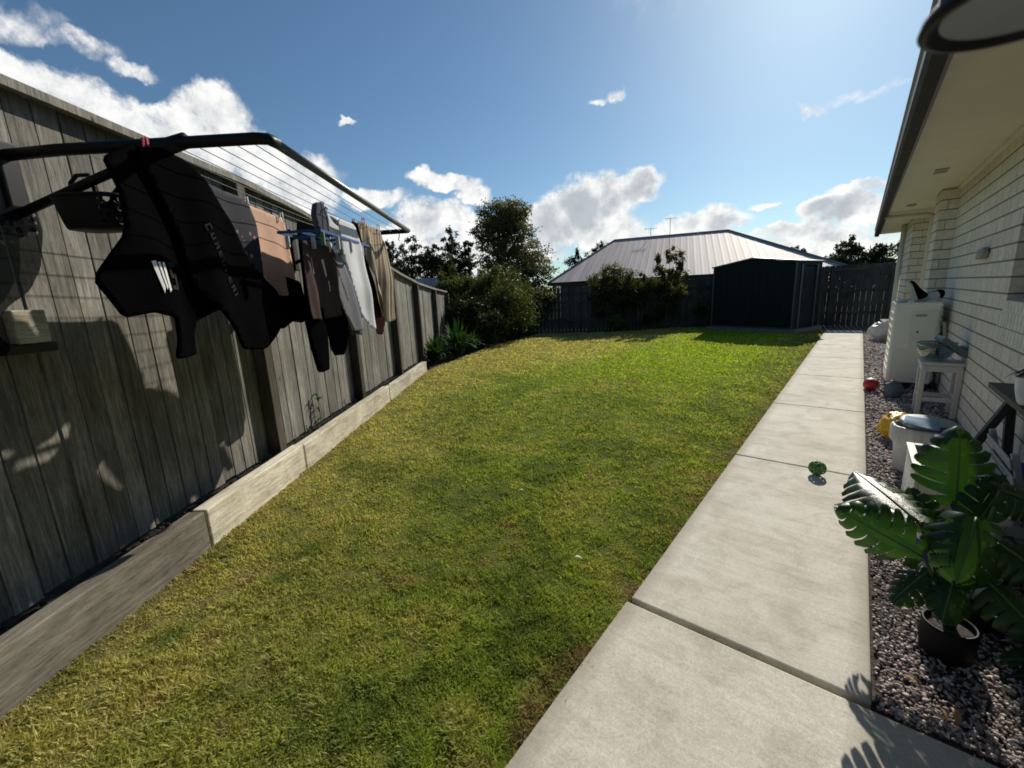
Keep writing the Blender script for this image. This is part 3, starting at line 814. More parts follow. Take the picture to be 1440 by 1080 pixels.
garment('bath_towel', 'dark grey bath towel hanging mostly hidden behind the white sheet and striped trousers', 'towel', M['c_grey2'],  # hidden towel added only to widen the washing's shadow on the fence
    [(1.34, 2.06), (1.62, 2.05), (1.93, 2.05), (1.94, 1.7), (1.90, 1.26), (1.6, 1.24), (1.42, 1.26), (1.36, 1.6)], .40, (.014, 8, .8))
garment('long_pants', 'black long pants hanging mostly hidden behind the plum skirt and leggings', 'pants', M['c_black'],  # hidden pants added only to fill out the shadow on the fence
    [(1.14, 2.06), (1.4, 2.055), (1.66, 2.05), (1.66, 1.4), (1.60, .99), (1.42, .98), (1.40, 1.3), (1.36, 1.3), (1.30, .98), (1.16, .97), (1.12, 1.4)], .225, (.014, 9, .8))
garment('cap', 'dark grey rounded cap pegged at the top of the lines', 'cap', M['c_grey2'],
    [(.68, 2.0), (.72, 2.075), (.79, 2.10), (.87, 2.07), (.90, 1.98), (.90, 1.84), (.80, 1.82), (.72, 1.88)], .58, (.02, 8, .6), fat=.03)
garment('shirt', 'dark grey shirt folded over the line above the white sheet', 'shirt', M['c_grey2'],
    [(.885, 2.03), (1.10, 2.01), (1.22, 2.0), (1.22, 1.93), (1.1, 1.96), (.95, 1.99)], .605, (.008, 8, .5))
garment('trousers', 'beige and cream striped trousers at the far end of the line', 'trousers', M['c_stripe'],
    [(1.20, 2.04), (1.45, 2.045), (1.72, 2.05), (1.86, 1.92), (1.98, 1.65), (2.02, 1.36), (1.90, 1.22), (1.74, 1.20), (1.60, 1.30), (1.42, 1.6), (1.30, 1.85)], .69, (.040, 17, .9))
garment('singlet', 'dark maroon singlet half hidden behind the striped trousers', 'singlet', M['c_maroon'],
    [(1.12, 2.03), (1.30, 2.03), (1.42, 1.75), (1.58, 1.45), (1.70, 1.20), (1.60, 1.10), (1.46, 1.12), (1.36, 1.4), (1.22, 1.75)], .665, (.02, 10, .9))
garment('sock', 'maroon sock peeping out beyond the striped trousers', 'sock', M['c_maroon'],
    [(1.98, 1.50), (2.06, 1.50), (2.10, 1.38), (2.12, 1.31), (2.05, 1.30), (2.0, 1.38)], .66, (.01, 10, .9), res=.015)
garment('tea_towel', 'small grey patterned cloth hanging low between leggings and sheet', 'cloth', M['c_grey2'],
    [(1.02, 1.36), (1.20, 1.36), (1.27, 1.24), (1.27, 1.13), (1.15, 1.15), (1.04, 1.16)], .595, (.012, 14, .9))
garment('underwear', 'black garment hung under the near arm left of the hoodie', 'garment', M['c_black'],
    [(-.42, 2.07), (-.35, 2.07), (-.33, 1.90), (-.38, 1.93), (-.45, 2.02)], .34, (.01, 8, .5))
# pegs on the lines
pg0 = None
peg_lab = {'peg_red': 'red clothes peg on the hoodie by the arm joint', 'peg_white': 'pale clothes peg on the lines', 'peg_green': 'green clothes peg on the lines'}
for k, (d, n_, z, mm, lab) in enumerate([(-.47, .47, 2.07, 'peg_red', 'red clothes peg on the hoodie by the arm joint'), (.42, .30, 2.05, 'peg_white', 'pale clothes peg at the left corner of the peach towel'),
        (.80, .30, 2.03, 'peg_white', 'pale clothes peg at the right corner of the peach towel'), (.80, .60, 2.085, 'peg_green', 'green clothes peg above the rounded grey cap'),
        (1.38, .59, 2.07, 'peg_green', 'green clothes peg near the end of the white sheet'), (1.30, .70, 2.06, 'peg_red', 'red clothes peg at the top of the striped trousers'), (1.68, .70, 2.07, 'peg_white', 'pale clothes peg at the far corner of the striped trousers')]):
    t = thing('clothes_peg', lab, 'peg', FP(d, n_, z-.035), FRZ, 'clothes pegs on the lines'); t.scale = (.8, .8, .75)
    for s in (-1, 1):
        b = MB(); b.add([(-.006, s*.003, 0), (.006, s*.003, 0), (.006, s*.010, .03), (-.006, s*.010, .03), (-.006, s*.004, .07), (.006, s*.004, .07), (-.006, s*.010, 0), (.006, s*.010, 0), (.006, s*.014, .03), (-.006, s*.014, .03), (-.006, s*.014, .07), (.006, s*.014, .07)],
                       [(0, 1, 2, 3), (3, 2, 5, 4), (6, 7, 8, 9), (9, 8, 11, 10), (0, 6, 9, 3), (3, 9, 10, 4), (1, 7, 8, 2), (2, 8, 11, 5), (4, 5, 11, 10), (0, 1, 7, 6)])
        b.build('prong', M[mm], t)

# peg baskets: oval tub whose end is pierced by round holes
def basket(name, label, loc, rz, L=.30, W=.17, H=.17, tilt=0):
    t = thing(name, label, 'basket', loc, rz)
    t.rotation_euler[1] = tilt
    nu, nv = 96, 22
    vs = []; fs = []
    def P(u, v):
        th = 2*math.pi*u; k = .80+.2*v**.7
        c, s = math.cos(th), math.sin(th); e = .62
        x = L/2*k*math.copysign(abs(c)**e, c); y = W/2*k*math.copysign(abs(s)**e, s)
        return (x, y, H*v)
    for j in range(nv+1):
        for i in range(nu): vs.append(P(i/nu, j/nv))
    def hole(u, v):
        th = 2*math.pi*u
        if math.cos(th) < .42: return False
        per = u*nu/6.0; row = v*nv/5.5
        a = (per+ (int(row) % 2)*.5) % 1-.5; c = row % 1-.5
        return .12 < v < .93 and math.hypot(a*1.0, c*1.0) < .36
    for j in range(nv):
        for i in range(nu):
            if hole((i+.5)/nu, (j+.5)/nv): continue
            fs.append((j*nu+i, j*nu+(i+1) % nu, (j+1)*nu+(i+1) % nu, (j+1)*nu+i))
    fs.append(tuple(range(nu-1, -1, -1)))
    b = MB(); b.add(vs, fs); o = b.build('tub', M['black_plastic'], t, smooth=True)
    sm = o.modifiers.new('t', 'SOLIDIFY'); sm.thickness = .004
    b = MB(); b.tube([P(i/48, 1) for i in range(49)], .007, 8, cap=False); b.build('rim', M['black_plastic'], t, smooth=True)
    return t
bk = basket('peg_basket', 'black plastic peg basket with pierced end and two loop handles hanging from the strut', FP(-.37, .12, 1.765), FRZ-1.5708, .29, .19, .13)
def handle(t, x, w, h, y=0, lean=0):
    b = MB(); b.tube([(x-w/2, y, .11), (x-w/2+.004, y+lean*.5, .11+h*.75), (x-w/4, y+lean, .11+h), (x+w/4, y+lean, .11+h), (x+w/2-.004, y+lean*.5, .11+h*.75), (x+w/2, y, .11)], .0085, 8); b.build('handle', M['black_plastic'], t, smooth=True)
handle(bk, -.075, .11, .13, .02, .02); handle(bk, .085, .10, .07, .05, .0)
hl = [(-.415, 1.835, .013), (-.385, 1.855, .013), (-.345, 1.86, .012), (-.325, 1.855, .010), (-.43, 1.80, .013), (-.39, 1.815, .013), (-.345, 1.825, .012), (-.325, 1.82, .009), (-.40, 1.775, .012), (-.35, 1.785, .012), (-.33, 1.78, .009), (-.45, 1.765, .012)]  # holes of a dark panel placed where the fence only has a shadow
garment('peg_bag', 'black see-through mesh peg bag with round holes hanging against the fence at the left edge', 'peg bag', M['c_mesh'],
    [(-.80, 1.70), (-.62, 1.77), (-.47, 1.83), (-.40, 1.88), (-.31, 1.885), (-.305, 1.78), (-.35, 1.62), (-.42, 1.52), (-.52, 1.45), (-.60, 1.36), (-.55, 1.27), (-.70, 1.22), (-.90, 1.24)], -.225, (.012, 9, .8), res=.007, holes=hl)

# ------------------------------------------------------------------ house on the right
house = thing('brick_house', 'cream brick house with dark gutter and pale soffit along the right side', 'house', (.87, 0, 0))
X = .0   # local x = world x - .87
ZS = 2.52
# long wall with the window opening (world x .87), y -4..8.1, window y 2.9..4.9, z 1.2..2.25
b = MB()
b.box(0, .11, -4, 2.9, -.1, ZS+.3); b.box(0, .11, 4.9, 8.1, -.1, ZS+.3); b.box(0, .11, 2.9, 4.9, -.1, 1.12); b.box(0, .11, 2.9, 4.9, 2.28, ZS+.3)
b.box(.11, .14, 4.9, 8.1, -.1, ZS); b.build('wall', M['brick'], house)
b = MB(); b.box(-.17, .5, 8.1, 8.62, -.1, ZS+.3); b.build('pier', M['brick'], house)
b = MB(); b.box(.02, .5, 8.62, 11., -.1, ZS+.3); b.build('wall', M['brick'], house)
b = MB(); b.box(-.235, .5, 11., 14.05, -.1, ZS+.3); b.build('wall', M['brick'], house)
b = MB(); b.box(-.012, .12, 2.9, 4.9, 1.12, 1.205); 
w = b.build('window_sill', M['sillbrick'], house, bevel=.004)
b = MB(); b.box(-.004, .0, 2.7, 5.05, .90, 1.12); b.build('soldier_course', M['sillbrick'], house)
fr = MB(); fr.box(.085, .12, 2.9, 2.95, 1.205, 2.28); fr.box(.085, .12, 4.85, 4.9, 1.205, 2.28); fr.box(.085, .12, 2.95, 4.85, 1.205, 1.25); fr.box(.085, .12, 2.95, 4.85, 2.23, 2.28); fr.box(.09, .118, 3.87, 3.92, 1.25, 2.23)
wf = fr.build('window', M['grey_steel'], house)
b = MB(); b.box(.10, .105, 2.95, 4.85, 1.25, 2.23); b.build('pane', M['pane'], wf)
# soffit, fascia, gutter
b = MB(); b.box(-.62, .6, -4, 14.2, ZS, ZS+.012); b.build('soffit', M['soffit'], house)
b = MB(); b.box(-.035, -.001, -4, 8.09, ZS-.04, ZS-.002); b.build('cornice', M['soffit'], house)
b = MB(); b.box(-.645, -.622, -4, 14.22, ZS-.03, ZS+.17); b.build('fascia', M['fascia'], house)
b = MB()
prof = [(-.65, ZS+.02), (-.65, ZS-.075), (-.715, ZS-.075), (-.735, ZS-.05), (-.735, ZS+.085), (-.725, ZS+.085), (-.725, ZS-.045), (-.71, ZS-.064), (-.66, ZS-.064), (-.66, ZS+.02)]
vs = [(x, y, z) for y in (-4, 14.32) for x, z in prof]; k = len(prof)
b.add(vs, [(i, (i+1) % k, k+(i+1) % k, k+i) for i in range(k)]+[tuple(range(k)), tuple(range(2*k-1, k-1, -1))])
g = b.build('gutter', M['gutter'], house)
b = MB(); b.tube([(-.735, -4, ZS+.088), (-.735, 14.32, ZS+.088)], .011, 8); b.build('bead', M['gutter_rim'], g, smooth=True)
b = MB(); b.box(-.62, .6, 14.2, 14.225, ZS-.03, ZS+.17); b.build('fascia', M['soffit'], house)
b = MB(); b.add([(-.72, -4, ZS+.10), (-.72, 14.3, ZS+.10), (3.8, 9.8, ZS+2.0), (3.8, -4, ZS+2.0), (3.8, 14.3, ZS+.10)], [(0, 1, 2, 3), (1, 4, 2)]); b.build('roof', M['roofdark'], house)
# downpipe
b = MB(); b.tube([(-.66, 10.2, ZS-.03), (-.60, 10.2, ZS-.075), (-.12, 10.2, ZS-.09), (-.045, 10.2, ZS-.13), (-.045, 10.2, .05)], .045, 12); b.build('downpipe', M['cream_paint'], house, smooth=True)
b = MB(); b.tube([(-.285, 12.5, ZS), (-.285, 12.5, .05)], .04, 12); b.build('downpipe', M['cream_paint'], house, smooth=True)
for (x, y) in ((-.32, 6.75), (-.38, 9.4)):
    b = MB()
    b.box(x-.055, x+.055, y-.13, y-.03, ZS-.006, ZS-.001); b.box(x-.055, x+.055, y+.03, y+.13, ZS-.006, ZS-.001)
    b.build('soffit_vent', M['label_grey'], house)
fx = MB(); fx.box(-.05, -.0, 5.80, 6.05, 1.545, 1.645); f_ = fx.build('wall_light', M['label_grey'], house, bevel=.015)
b = MB(); b.tube([(-.03, 5.80, 1.595), (-.03, 5.75, 1.595)], [.045, .02], 6); b.build('lamp_head', M['label_grey'], f_)

# dark rounded fitting close to the camera at the top right
lt_ = thing('lamp_shade', 'blurred black rounded fitting with grey inside hanging at the top right corner', 'lamp shade', (.081, .500, 1.592))
b = MB()
b.lathe([(.0, .014), (.03, .014), (.052, .008), (.064, .0), (.066, -.008), (.060, -.010), (.054, -.004)], 40); b.build('rim', M['black_plastic'], lt_, smooth=True)
b = MB(); b.lathe([(.054, -.0045), (.03, .0), (.0, .001)], 40); b.build('diffuser', M['grey_plastic'], lt_, smooth=True)
b = MB(); b.tube([(0, 0, .014), (.02, -.0, .05), (.05, 0, .4), (.06, 0, .91)], .006, 8); b.build('stem', M['black_plastic'], lt_)

# ------------------------------------------------------------------ heat pump, shoes, stool...
hp = thing('heat_pump', 'tall off white heat pump cabinet with service panel against the brick wall', 'heat pump', (.36, 7.2, 0))
b = MB(); b.box(0, .42, 0, .78, .09, 1.09); b.build('casing', M['white_metal'], hp, bevel=.02)
b = MB(); b.box(-.003, .425, -.008, .785, 1.05, 1.10); b.build('top_cover', M['white_metal'], hp, bevel=.012)
b = MB(); b.box(.16, .40, -.012, -.001, .55, 1.0); b.build('service_panel', M['white_metal2'], hp, bevel=.008)
b = MB(); b.box(.03, .385, -.006, -.001, .14, .53); b.build('side_panel', M['white_metal2'], hp, bevel=.006)
b = MB(); b.box(.20, .30, -.015, -.012, .93, .955); b.build('label', M['label_grey'], hp)
b = MB(); b.tube([(.235, -.012, .74), (.235, -.02, .74)], .011, 10); b.build('screw_knob', M['black_plastic'], hp)
b = MB()
for i in range(9): b.box(-.0035, -.001, .08, .70, .22+i*.09, .25+i*.09)
b.build('grille', M['white_metal2'], hp)
for xx_ in (.06, .36):
    b = MB(); b.box(xx_-.03, xx_+.03, .05, .73, 0, .088); b.build('foot', M['black_plastic'], hp)
b = MB(); b.tube([(.43, .1, .85), (.47, .1, .85), (.49, .1, .7), (.49, .1, .1)], .02, 8); b.build('pipe', M['white_plastic'], hp, smooth=True)

def shoe(label, loc, rot):
    t = thing('shoe', label, 'shoe', loc, 0, 'shoes on top of the heat pump'); t.rotation_euler = rot
    b = MB()
    prof = [(-.11, .045, .12), (-.09, .055, .125), (-.05, .05, .11), (0, .05, .085), (.05, .052, .065), (.10, .05, .055), (.13, .035, .045), (.145, .012, .03)]
    vs = []; fs = []; n = 12
    for x, w, h in prof:
        for k in range(n):
            th = 2*math.pi*k/n; vs.append((x, w*math.cos(th), max(0, h*.5+h*.5*math.sin(th))+.022))
    for i in range(len(prof)-1):
        for k in range(n): fs.append((i*n+k, i*n+(k+1) % n, (i+1)*n+(k+1) % n, (i+1)*n+k))
    fs += [tuple(range(n-1, -1, -1)), tuple((len(prof)-1)*n+k for k in range(n))]
    b.add(vs, fs); b.build('upper', M['c_black'], t, smooth=True)
    b = MB()
    out = [(-.118, 0), (-.10, .045), (0, .05), (.10, .052), (.145, .02), (.15, 0), (.145, -.02), (.10, -.052), (0, -.05), (-.10, -.045)]
    k = len(out); b.add([(x, y, z) for z in (0, .026) for x, y in out], [tuple(range(k-1, -1, -1)), tuple(range(k, 2*k))]+[(i, (i+1) % k, k+(i+1) % k, k+i) for i in range(k)])
    b.build('sole', M['white_plastic'], t, bevel=.006)
    return t
shoe('black and white shoe standing upright on its heel on the heat pump', (.50, 7.42, 1.215), (0, rad(-66), rad(200)))
shoe('black shoe lying tilted on its side on the heat pump', (.66, 7.45, 1.155), (rad(78), rad(14), rad(150)))
b = MB(); b.sphere((0, 0, .022), .055, .06, .024, 14, 8); o = b.build('cloth_pad', M['white_plastic'], smooth=True, loc=(.425, 7.34, 1.098)); tag(o, 'small white folded pad on the near left corner of the heat pump', 'pad')

stool = thing('stool', 'white wooden stool with lower rails standing on the gravel by the wall', 'stool', (.56, 5.9, -.01))
b = MB(); b.box(-.012, .312, -.012, .312, .535, .565); b.build('seat', M['white_plastic'], stool, bevel=.008)
for x in (0, .262):
    for y in (0, .262):
        b = MB(); b.box(x, x+.04, y, y+.04, 0, .533); b.build('leg', M['white_plastic'], stool, bevel=.005)
for (x0, x1, y0, y1) in ((.04, .262, .008, .03), (.04, .262, .27, .292)):
    b = MB(); b.box(x0, x1, y0, y1, .16, .20); b.box(x0, x1, y0, y1, .47, .53); b.build('rail', M['white_plastic'], stool)
for x in (.008, .27):
    b = MB(); b.box(x, x+.022, .04, .262, .19, .225); b.box(x, x+.022, .04, .262, .47, .53); b.build('rail', M['white_plastic'], stool)
bw = thing('bowl', 'clear rounded plastic bowl standing on the white stool', 'bowl', (.66, 6.06, .556)); bw.scale = (1.12, 1.12, 1.2)
b = MB(); b.lathe([(.055, .002), (.085, .02), (.115, .06), (.13, .11), (.133, .15), (.128, .15), (.124, .11), (.108, .062), (.08, .026), (.0, .012)], 32); o = b.build('shell', M['glass'], bw, smooth=True)
b = MB(); b.lathe([(.133, .148), (.138, .152), (.133, .156), (.128, .152), (.133, .148)], 32); b.build('rim', M['slate_plastic'], bw, smooth=True)
ty = thing('tray', 'grey plastic tray leaning against the brick wall on the white stool', 'tray', (.775, 6.02, .675), 0); ty.scale = (1.25, 1.2, 1.2)
ty.rotation_euler = (0, rad(40), rad(8))
b = MB(); b.box(-.13, .10, -.10, .10, 0, .012); b.box(-.13, -.118, -.10, .10, .012, .04); b.box(.088, .10, -.10, .10, .012, .04); b.box(-.118, .088, -.10, -.088, .012, .04); b.box(-.118, .088, .088, .10, .012, .04); b.build('tray_body', M['slate_plastic'], ty, bevel=.004)
b = MB(); b.box(.02, .14, -.06, .05, .045, .07); b.build('handle', M['grey_plastic'], ty, bevel=.008)

# little things on the gravel
t = thing('toy_ball', 'red ball with white top lying on gravel beside the path', 'ball', (.225, 7.05, -.02))
b = MB(); b.sphere((0, 0, .085), .085, n=24, m=16); b.build('ball_body', M['red_plastic'], t, smooth=True)
b = MB()
vs = []; fs = []
for i in range(6):
    ph = rad(52)+rad(38)*i/5
    for k in range(16):
        th = 2*math.pi*k/16; vs.append((.0865*math.cos(ph)*math.cos(th), .0865*math.cos(ph)*math.sin(th), .085+.0865*math.sin(ph)))
for i in range(5):
    for k in range(16): fs.append((i*16+k, i*16+(k+1) % 16, (i+1)*16+(k+1) % 16, (i+1)*16+k))
b.add(vs, fs); o = b.build('cap_patch', M['white_plastic'], t, smooth=True)
t = thing('watering_can', 'blue grey container lying between the red ball and the stool', 'container', (.42, 6.75, -.01), .3)
b = MB(); b.lathe([(0, 0), (.075, 0), (.085, .02), (.085, .14), (.07, .165), (.03, .18), (.028, .20), (0, .2)], 20); b.build('tub', M['slate_plastic'], t, smooth=True)
b = MB(); b.tube([(.08, 0, .04), (.15, 0, .09), (.19, 0, .16)], [.016, .012, .010], 8); b.build('spout', M['slate_plastic'], t, smooth=True)
b = MB(); b.tube([(-.07, 0, .15), (-.13, 0, .15), (-.14, 0, .09), (-.08, 0, .04)], .010, 8); b.build('handle', M['slate_plastic'], t, smooth=True)
def sack(name, label, cat, mat, c, rx, ry, rz, sd, knot=True):
    t = thing(name, label, cat, (c[0], c[1], c[2]))
    b = MB()
    b.sphere((0, 0, rz*.9), rx, ry, rz, 36, 24, fn=lambda v: (1+.22*noise.noise(v*2.2+Vector((sd, 0, 0)))+.09*noise.noise(v*6+Vector((0, sd, 0))))*(1-.12*max(0, -v.z)))
    b.build('body', mat, t, smooth=True)
    if knot:
        b = MB(); b.lathe([(.02, rz*1.72), (.035, rz*1.85), (.06, rz*2.05), (.075, rz*2.12)], 18, wob=lambda th, z: 1+.35*math.sin(th*5+sd)); b.build('neck', mat, t, smooth=True)
    return t
sack('plastic_bag', 'crumpled yellow and orange plastic bag on the gravel beside the white tub', 'plastic bag', M['yellow_bag'], (.375, 4.93, -.03), .135, .15, .135, 3., False)
sack('sack', 'plump white sack at the far end of the gravel by the house', 'sack', M['white_bag'], (.50, 13.2, -.03), .26, .30, .24, 8., True)

bn = thing('tub', 'white round tub with grey green lid and plastic liner', 'tub', (.46, 4.15, -.02))
b = MB(); b.lathe([(0, 0), (.135, 0), (.142, .02), (.165, .30), (.172, .335), (.165, .34), (.155, .31)], 36); b.build('shell', M['white_plastic'], bn, smooth=True)
b = MB(); b.lathe([(.178, .23), (.182, .27), (.180, .33), (.176, .352), (.165, .356), (.158, .33)], 60, wob=lambda th, z: 1+.025*math.sin(th*9)+.02*math.sin(th*23+z*30)+.012*math.sin(th*4)); b.build('liner', M['white_bag'], bn, smooth=True)
b = MB(); b.lathe([(0, .016), (.12, .014), (.158, .008), (.163, .0), (.163, -.018), (.158, -.018)], 40); o = b.build('lid', M['lid'], bn, smooth=True); o.location = (.025, .04, .372); o.rotation_euler = (rad(4), rad(3), 0)
# blue cloth draped over the front of the tub
def sheet(name, label, cat, mat, P, nu=14, nv=12, th=.004, wr=.012, sd=0.):
    """P: four corners p00,p10,p11,p01"""
    p = [Vector(q) for q in P]; c0 = p[0].copy()
    vs = []; fs = []
    for j in range(nv+1):
        for i in range(nu+1):
            u, v = i/nu, j/nv
            q = p[0]*(1-u)*(1-v)+p[1]*u*(1-v)+p[2]*u*v+p[3]*(1-u)*v
            vs.append(q-c0+Vector((noise.noise(q*9+Vector((sd, 0, 0))), noise.noise(q*9+Vector((0, sd, 5))), noise.noise(q*8+Vector((3, 0, sd)))*1.4))*wr)
    for j in range(nv):
        for i in range(nu): fs.append((j*(nu+1)+i, j*(nu+1)+i+1, (j+1)*(nu+1)+i+1, (j+1)*(nu+1)+i))
    b = MB(); b.add(vs, fs); o = b.build(name, mat, smooth=True, loc=c0)
    s = o.modifiers.new('t', 'SOLIDIFY'); s.thickness = th
    tag(o, label, cat); return o
sheet('cloth', 'pale blue cloth lying over the front rim of the white tub', 'cloth', M['skyblue_cloth'], [(.33, 4.02, .37), (.52, 4.0, .35), (.53, 4.12, .395), (.36, 4.2, .40)])
sheet('cloth', 'deep blue rag tucked at the right of the white tub', 'cloth', M['lav_cloth'], [(.52, 3.96, .28), (.58, 3.98, .27), (.60, 4.05, .36), (.53, 4.04, .37)], 8, 8)

# white planter box
pl = thing('planter_box', 'white washed timber planter box behind the monstera', 'planter', (.335, 3.06, -.02))
b = MB()
def boards(b, x0, x1, y0, y1, axis):
    for i in range(3):
        z0 = .01+i*.118; b.box(x0, x1, y0, y1, z0, z0+.113)
boards(b, 0, .02, 0, .53, 0); b.build('side_board', M['white_timber'], pl, bevel=.003)
b = MB(); boards(b, .26, .28, 0, .53, 0); b.build('side_board', M['white_timber'], pl, bevel=.003)
b = MB(); boards(b, .021, .259, 0, .02, 1); b.build('end_board', M['white_timber'], pl, bevel=.003)
b = MB(); boards(b, .021, .259, .51, .53, 1); b.build('end_board', M['white_timber'], pl, bevel=.003)
b = MB(); b.box(-.008, .03, -.008, .54, .362, .378); b.box(.25, .288, -.008, .54, .362, .378); b.box(.03, .25, -.008, .03, .362, .378); b.box(.03, .25, .50, .54, .362, .378); b.build('rim', M['white_plastic'], pl, bevel=.003)
b = MB(); b.box(.021, .259, .021, .509, .02, .20); b.build('potting_soil', M['soil'], pl)

# narrow dark table against the wall, with trestle legs
tb = thing('side_table', 'narrow black timber table against the brick wall at the right edge', 'table', (.72, 2.45, 0))
b = MB(); b.box(0, .15, 0, 1.65, .665, .70); b.build('tabletop', M['dark_timber'], tb, bevel=.004)
def slant(y, x1): 
    m = MB(); m.add([(.05, y, .664), (.09, y, .664), (.09, y+.05, .664), (.05, y+.05, .664), (x1, y, 0), (x1+.04, y, 0), (x1+.04, y+.05, 0), (x1, y+.05, 0)], [(0, 1, 2, 3), (7, 6, 5, 4), (4, 5, 1, 0), (5, 6, 2, 1), (6, 7, 3, 2), (7, 4, 0, 3)]); return m
slant(1.35, -.20).build('leg', M['dark_timber'], tb); slant(.12, -.16).build('leg', M['dark_timber'], tb)
slant(1.42, .10).build('leg', M['dark_timber'], tb); slant(.20, .10).build('leg', M['dark_timber'], tb)
pt = thing('flower_pot', 'pale glazed pot standing on the black table', 'pot', (.775, 3.42, .70))
b = MB(); b.lathe([(0, 0), (.05, 0), (.06, .015), (.075, .08), (.082, .15), (.086, .155), (.080, .158), (.072, .13), (0, .125)], 32); b.build('pot_body', M['pot_white'], pt, smooth=True)
def leafcard(b, base, tip, w, nrm, r=.5, bend=.2, seg=6):
    base = Vector(base); tip = Vector(tip); ax = tip-base; L = ax.length; side = ax.cross(Vector(nrm)).normalized(); up = side.cross(ax).normalized()
    vs = []; fs = []
    for i in range(seg+1):
        u = i/seg; ww = w*math.sin(math.pi*min(1, u*.93+.05))**.8*(1-.25*u)
        p = base+ax*u+up*(bend*L*math.sin(math.pi*u)*.5)
        vs += [p-side*ww/2+up*ww*.15, p, p+side*ww/2+up*ww*.15]
    for i in range(seg):
        for k in range(2): fs.append((i*3+k, i*3+k+1, (i+1)*3+k+1, (i+1)*3+k))
    b.add(vs, fs, r)
hb = thing('pot_plant', 'dark drooping leafy plant growing in the pale pot', 'plant', (.775, 3.42, .83))
b = MB()
for k in range(11):
    a = rad(120+k*22+R.random()*15); l = .07+.06*R.random()
    leafcard(b, (0, 0, .0), (math.cos(a)*l, math.sin(a)*l, .05-.06*R.random()), .035, (0, 0, 1), R.random(), .8)
b.build('leaves', M['fol_dark'], hb)

# clutter beside the monstera
cr = thing('crate', 'grey slatted plastic crate under the black table', 'crate', (.60, 2.75, -.02))
for z in (.06, .15, .24, .33):
    b = MB(); b.box(0, .24, 0, .012, z, z+.055); b.box(0, .24, .55, .562, z, z+.055); b.box(0, .012, .013, .549, z, z+.055); b.box(.228, .24, .013, .549, z, z+.055); b.build('slat_ring', M['grey_plastic'], cr, bevel=.004)
for x in (-.012, .222):
    for y in (-.012, .544):
        b = MB(); b.box(x, x+.03, y, y+.03, 0, .41); b.build('corner_post', M['grey_plastic'], cr, bevel=.004)
b = MB(); b.box(.013, .227, .013, .549, .03, .05); b.build('base', M['grey_plastic'], cr)
sheet('cloth', 'violet blue cloth draped on the grey crate', 'cloth', M['lav_cloth'], [(.68, 3.12, .415), (.80, 3.05, .43), (.82, 3.25, .47), (.70, 3.28, .43)], 14, 12, wr=.035, sd=4)
sheet('paper_bag', 'crumpled white paper bag in front of the grey crate', 'bag', M['white_bag'], [(.50, 2.62, .36), (.60, 2.58, .40), (.64, 2.68, .30), (.53, 2.72, .27)], 12, 10, wr=.04, sd=9)
sheet('rag', 'grey rag bunched on the crate', 'rag', M['grey_plastic'], [(.58, 2.75, .40), (.72, 2.7, .41), (.74, 2.88, .40), (.60, 2.9, .42)], 12, 10, wr=.03, sd=2)
for (x, y, z, sc_f, lab, mk) in ((.565, 2.66, .385, .85, 'pale beige bowl shaped pot resting on the grey crate', 'pot_white'), (.70, 2.62, .39, 1.0, 'dark little pot at the back of the grey crate', 'pot_black'), (.47, 2.95, .365, .6, 'tiny pale pot on the corner of the planter box', 'pot_white'), (.52, 2.34, -.02, 1.15, 'black nursery pot on the gravel behind the monstera', 'pot_black'), (.56, 3.75, -.02, 1.3, 'black bucket shaped pot on the gravel between tub and wall', 'pot_black')):
    t = thing('flower_pot', lab, 'pot', (x, y, z)); t.scale = (sc_f,)*3
    b = MB(); b.lathe([(0, 0), (.045, 0), (.055, .02), (.075, .09), (.078, .10), (.072, .102), (.066, .08), (0, .075)], 24); b.build('pot_body', M[mk], t, smooth=True)
    b = MB(); b.lathe([(.067, .081), (.03, .086), (0, .088)], 16); b.build('potting_soil', M['soil'], t)
t = thing('folding_chair', 'folded grey slatted chair leaning under the black table', 'chair', (.76, 3.0, 0)); t.rotation_euler = (0, rad(-14), 0)
for y0 in (-.22, .20):
    b = MB(); b.box(-.012, .012, y0, y0+.025, .02, .62); b.build('leg', M['grey_plastic'], t, bevel=.004)
for k in range(6):
    b = MB(); b.box(-.022, -.0125, -.22, .225, .12+k*.085, .17+k*.085); b.build('slat', M['grey_plastic'], t, bevel=.003)
# spray bottle
sb = thing('spray_bottle', 'white spray bottle with blue label beside the planter box', 'bottle', (.375, 2.72, -.01), .2)
b = MB(); b.lathe([(0, 0), (.036, 0), (.04, .01), (.04, .15), (.03, .19), (.014, .21), (.014, .23), (0, .23)], 24); b.build('bottle_body', M['white_plastic'], sb, smooth=True)
b = MB(); b.lathe([(.0405, .03), (.0408, .035), (.0408, .135), (.0405, .14)], 24); b.build('label', M['lav_cloth'], sb, smooth=True)
b = MB(); b.box(-.05, .02, -.012, .012, .232, .262); b.box(-.045, -.035, -.008, .008, .19, .231); b.build('trigger', M['blue_plastic'], sb, bevel=.004)
# white watering jug
jg = thing('jug', 'white plastic jug lying behind the black monstera pot', 'jug', (.50, 2.42, .10), .4); jg.rotation_euler = (rad(12), rad(-50), .4)
b = MB(); b.lathe([(0, -.1), (.05, -.1), (.062, -.08), (.068, .03), (.05, .07), (.022, .09), (.022, .12), (0, .12)], 24); b.build('jug_body', M['white_plastic'], jg, smooth=True)
b = MB(); b.tube([(.06, 0, -.04), (.10, 0, -.03), (.10, 0, .05), (.05, 0, .07)], .010, 8); b.build('handle', M['white_plastic'], jg, smooth=True)

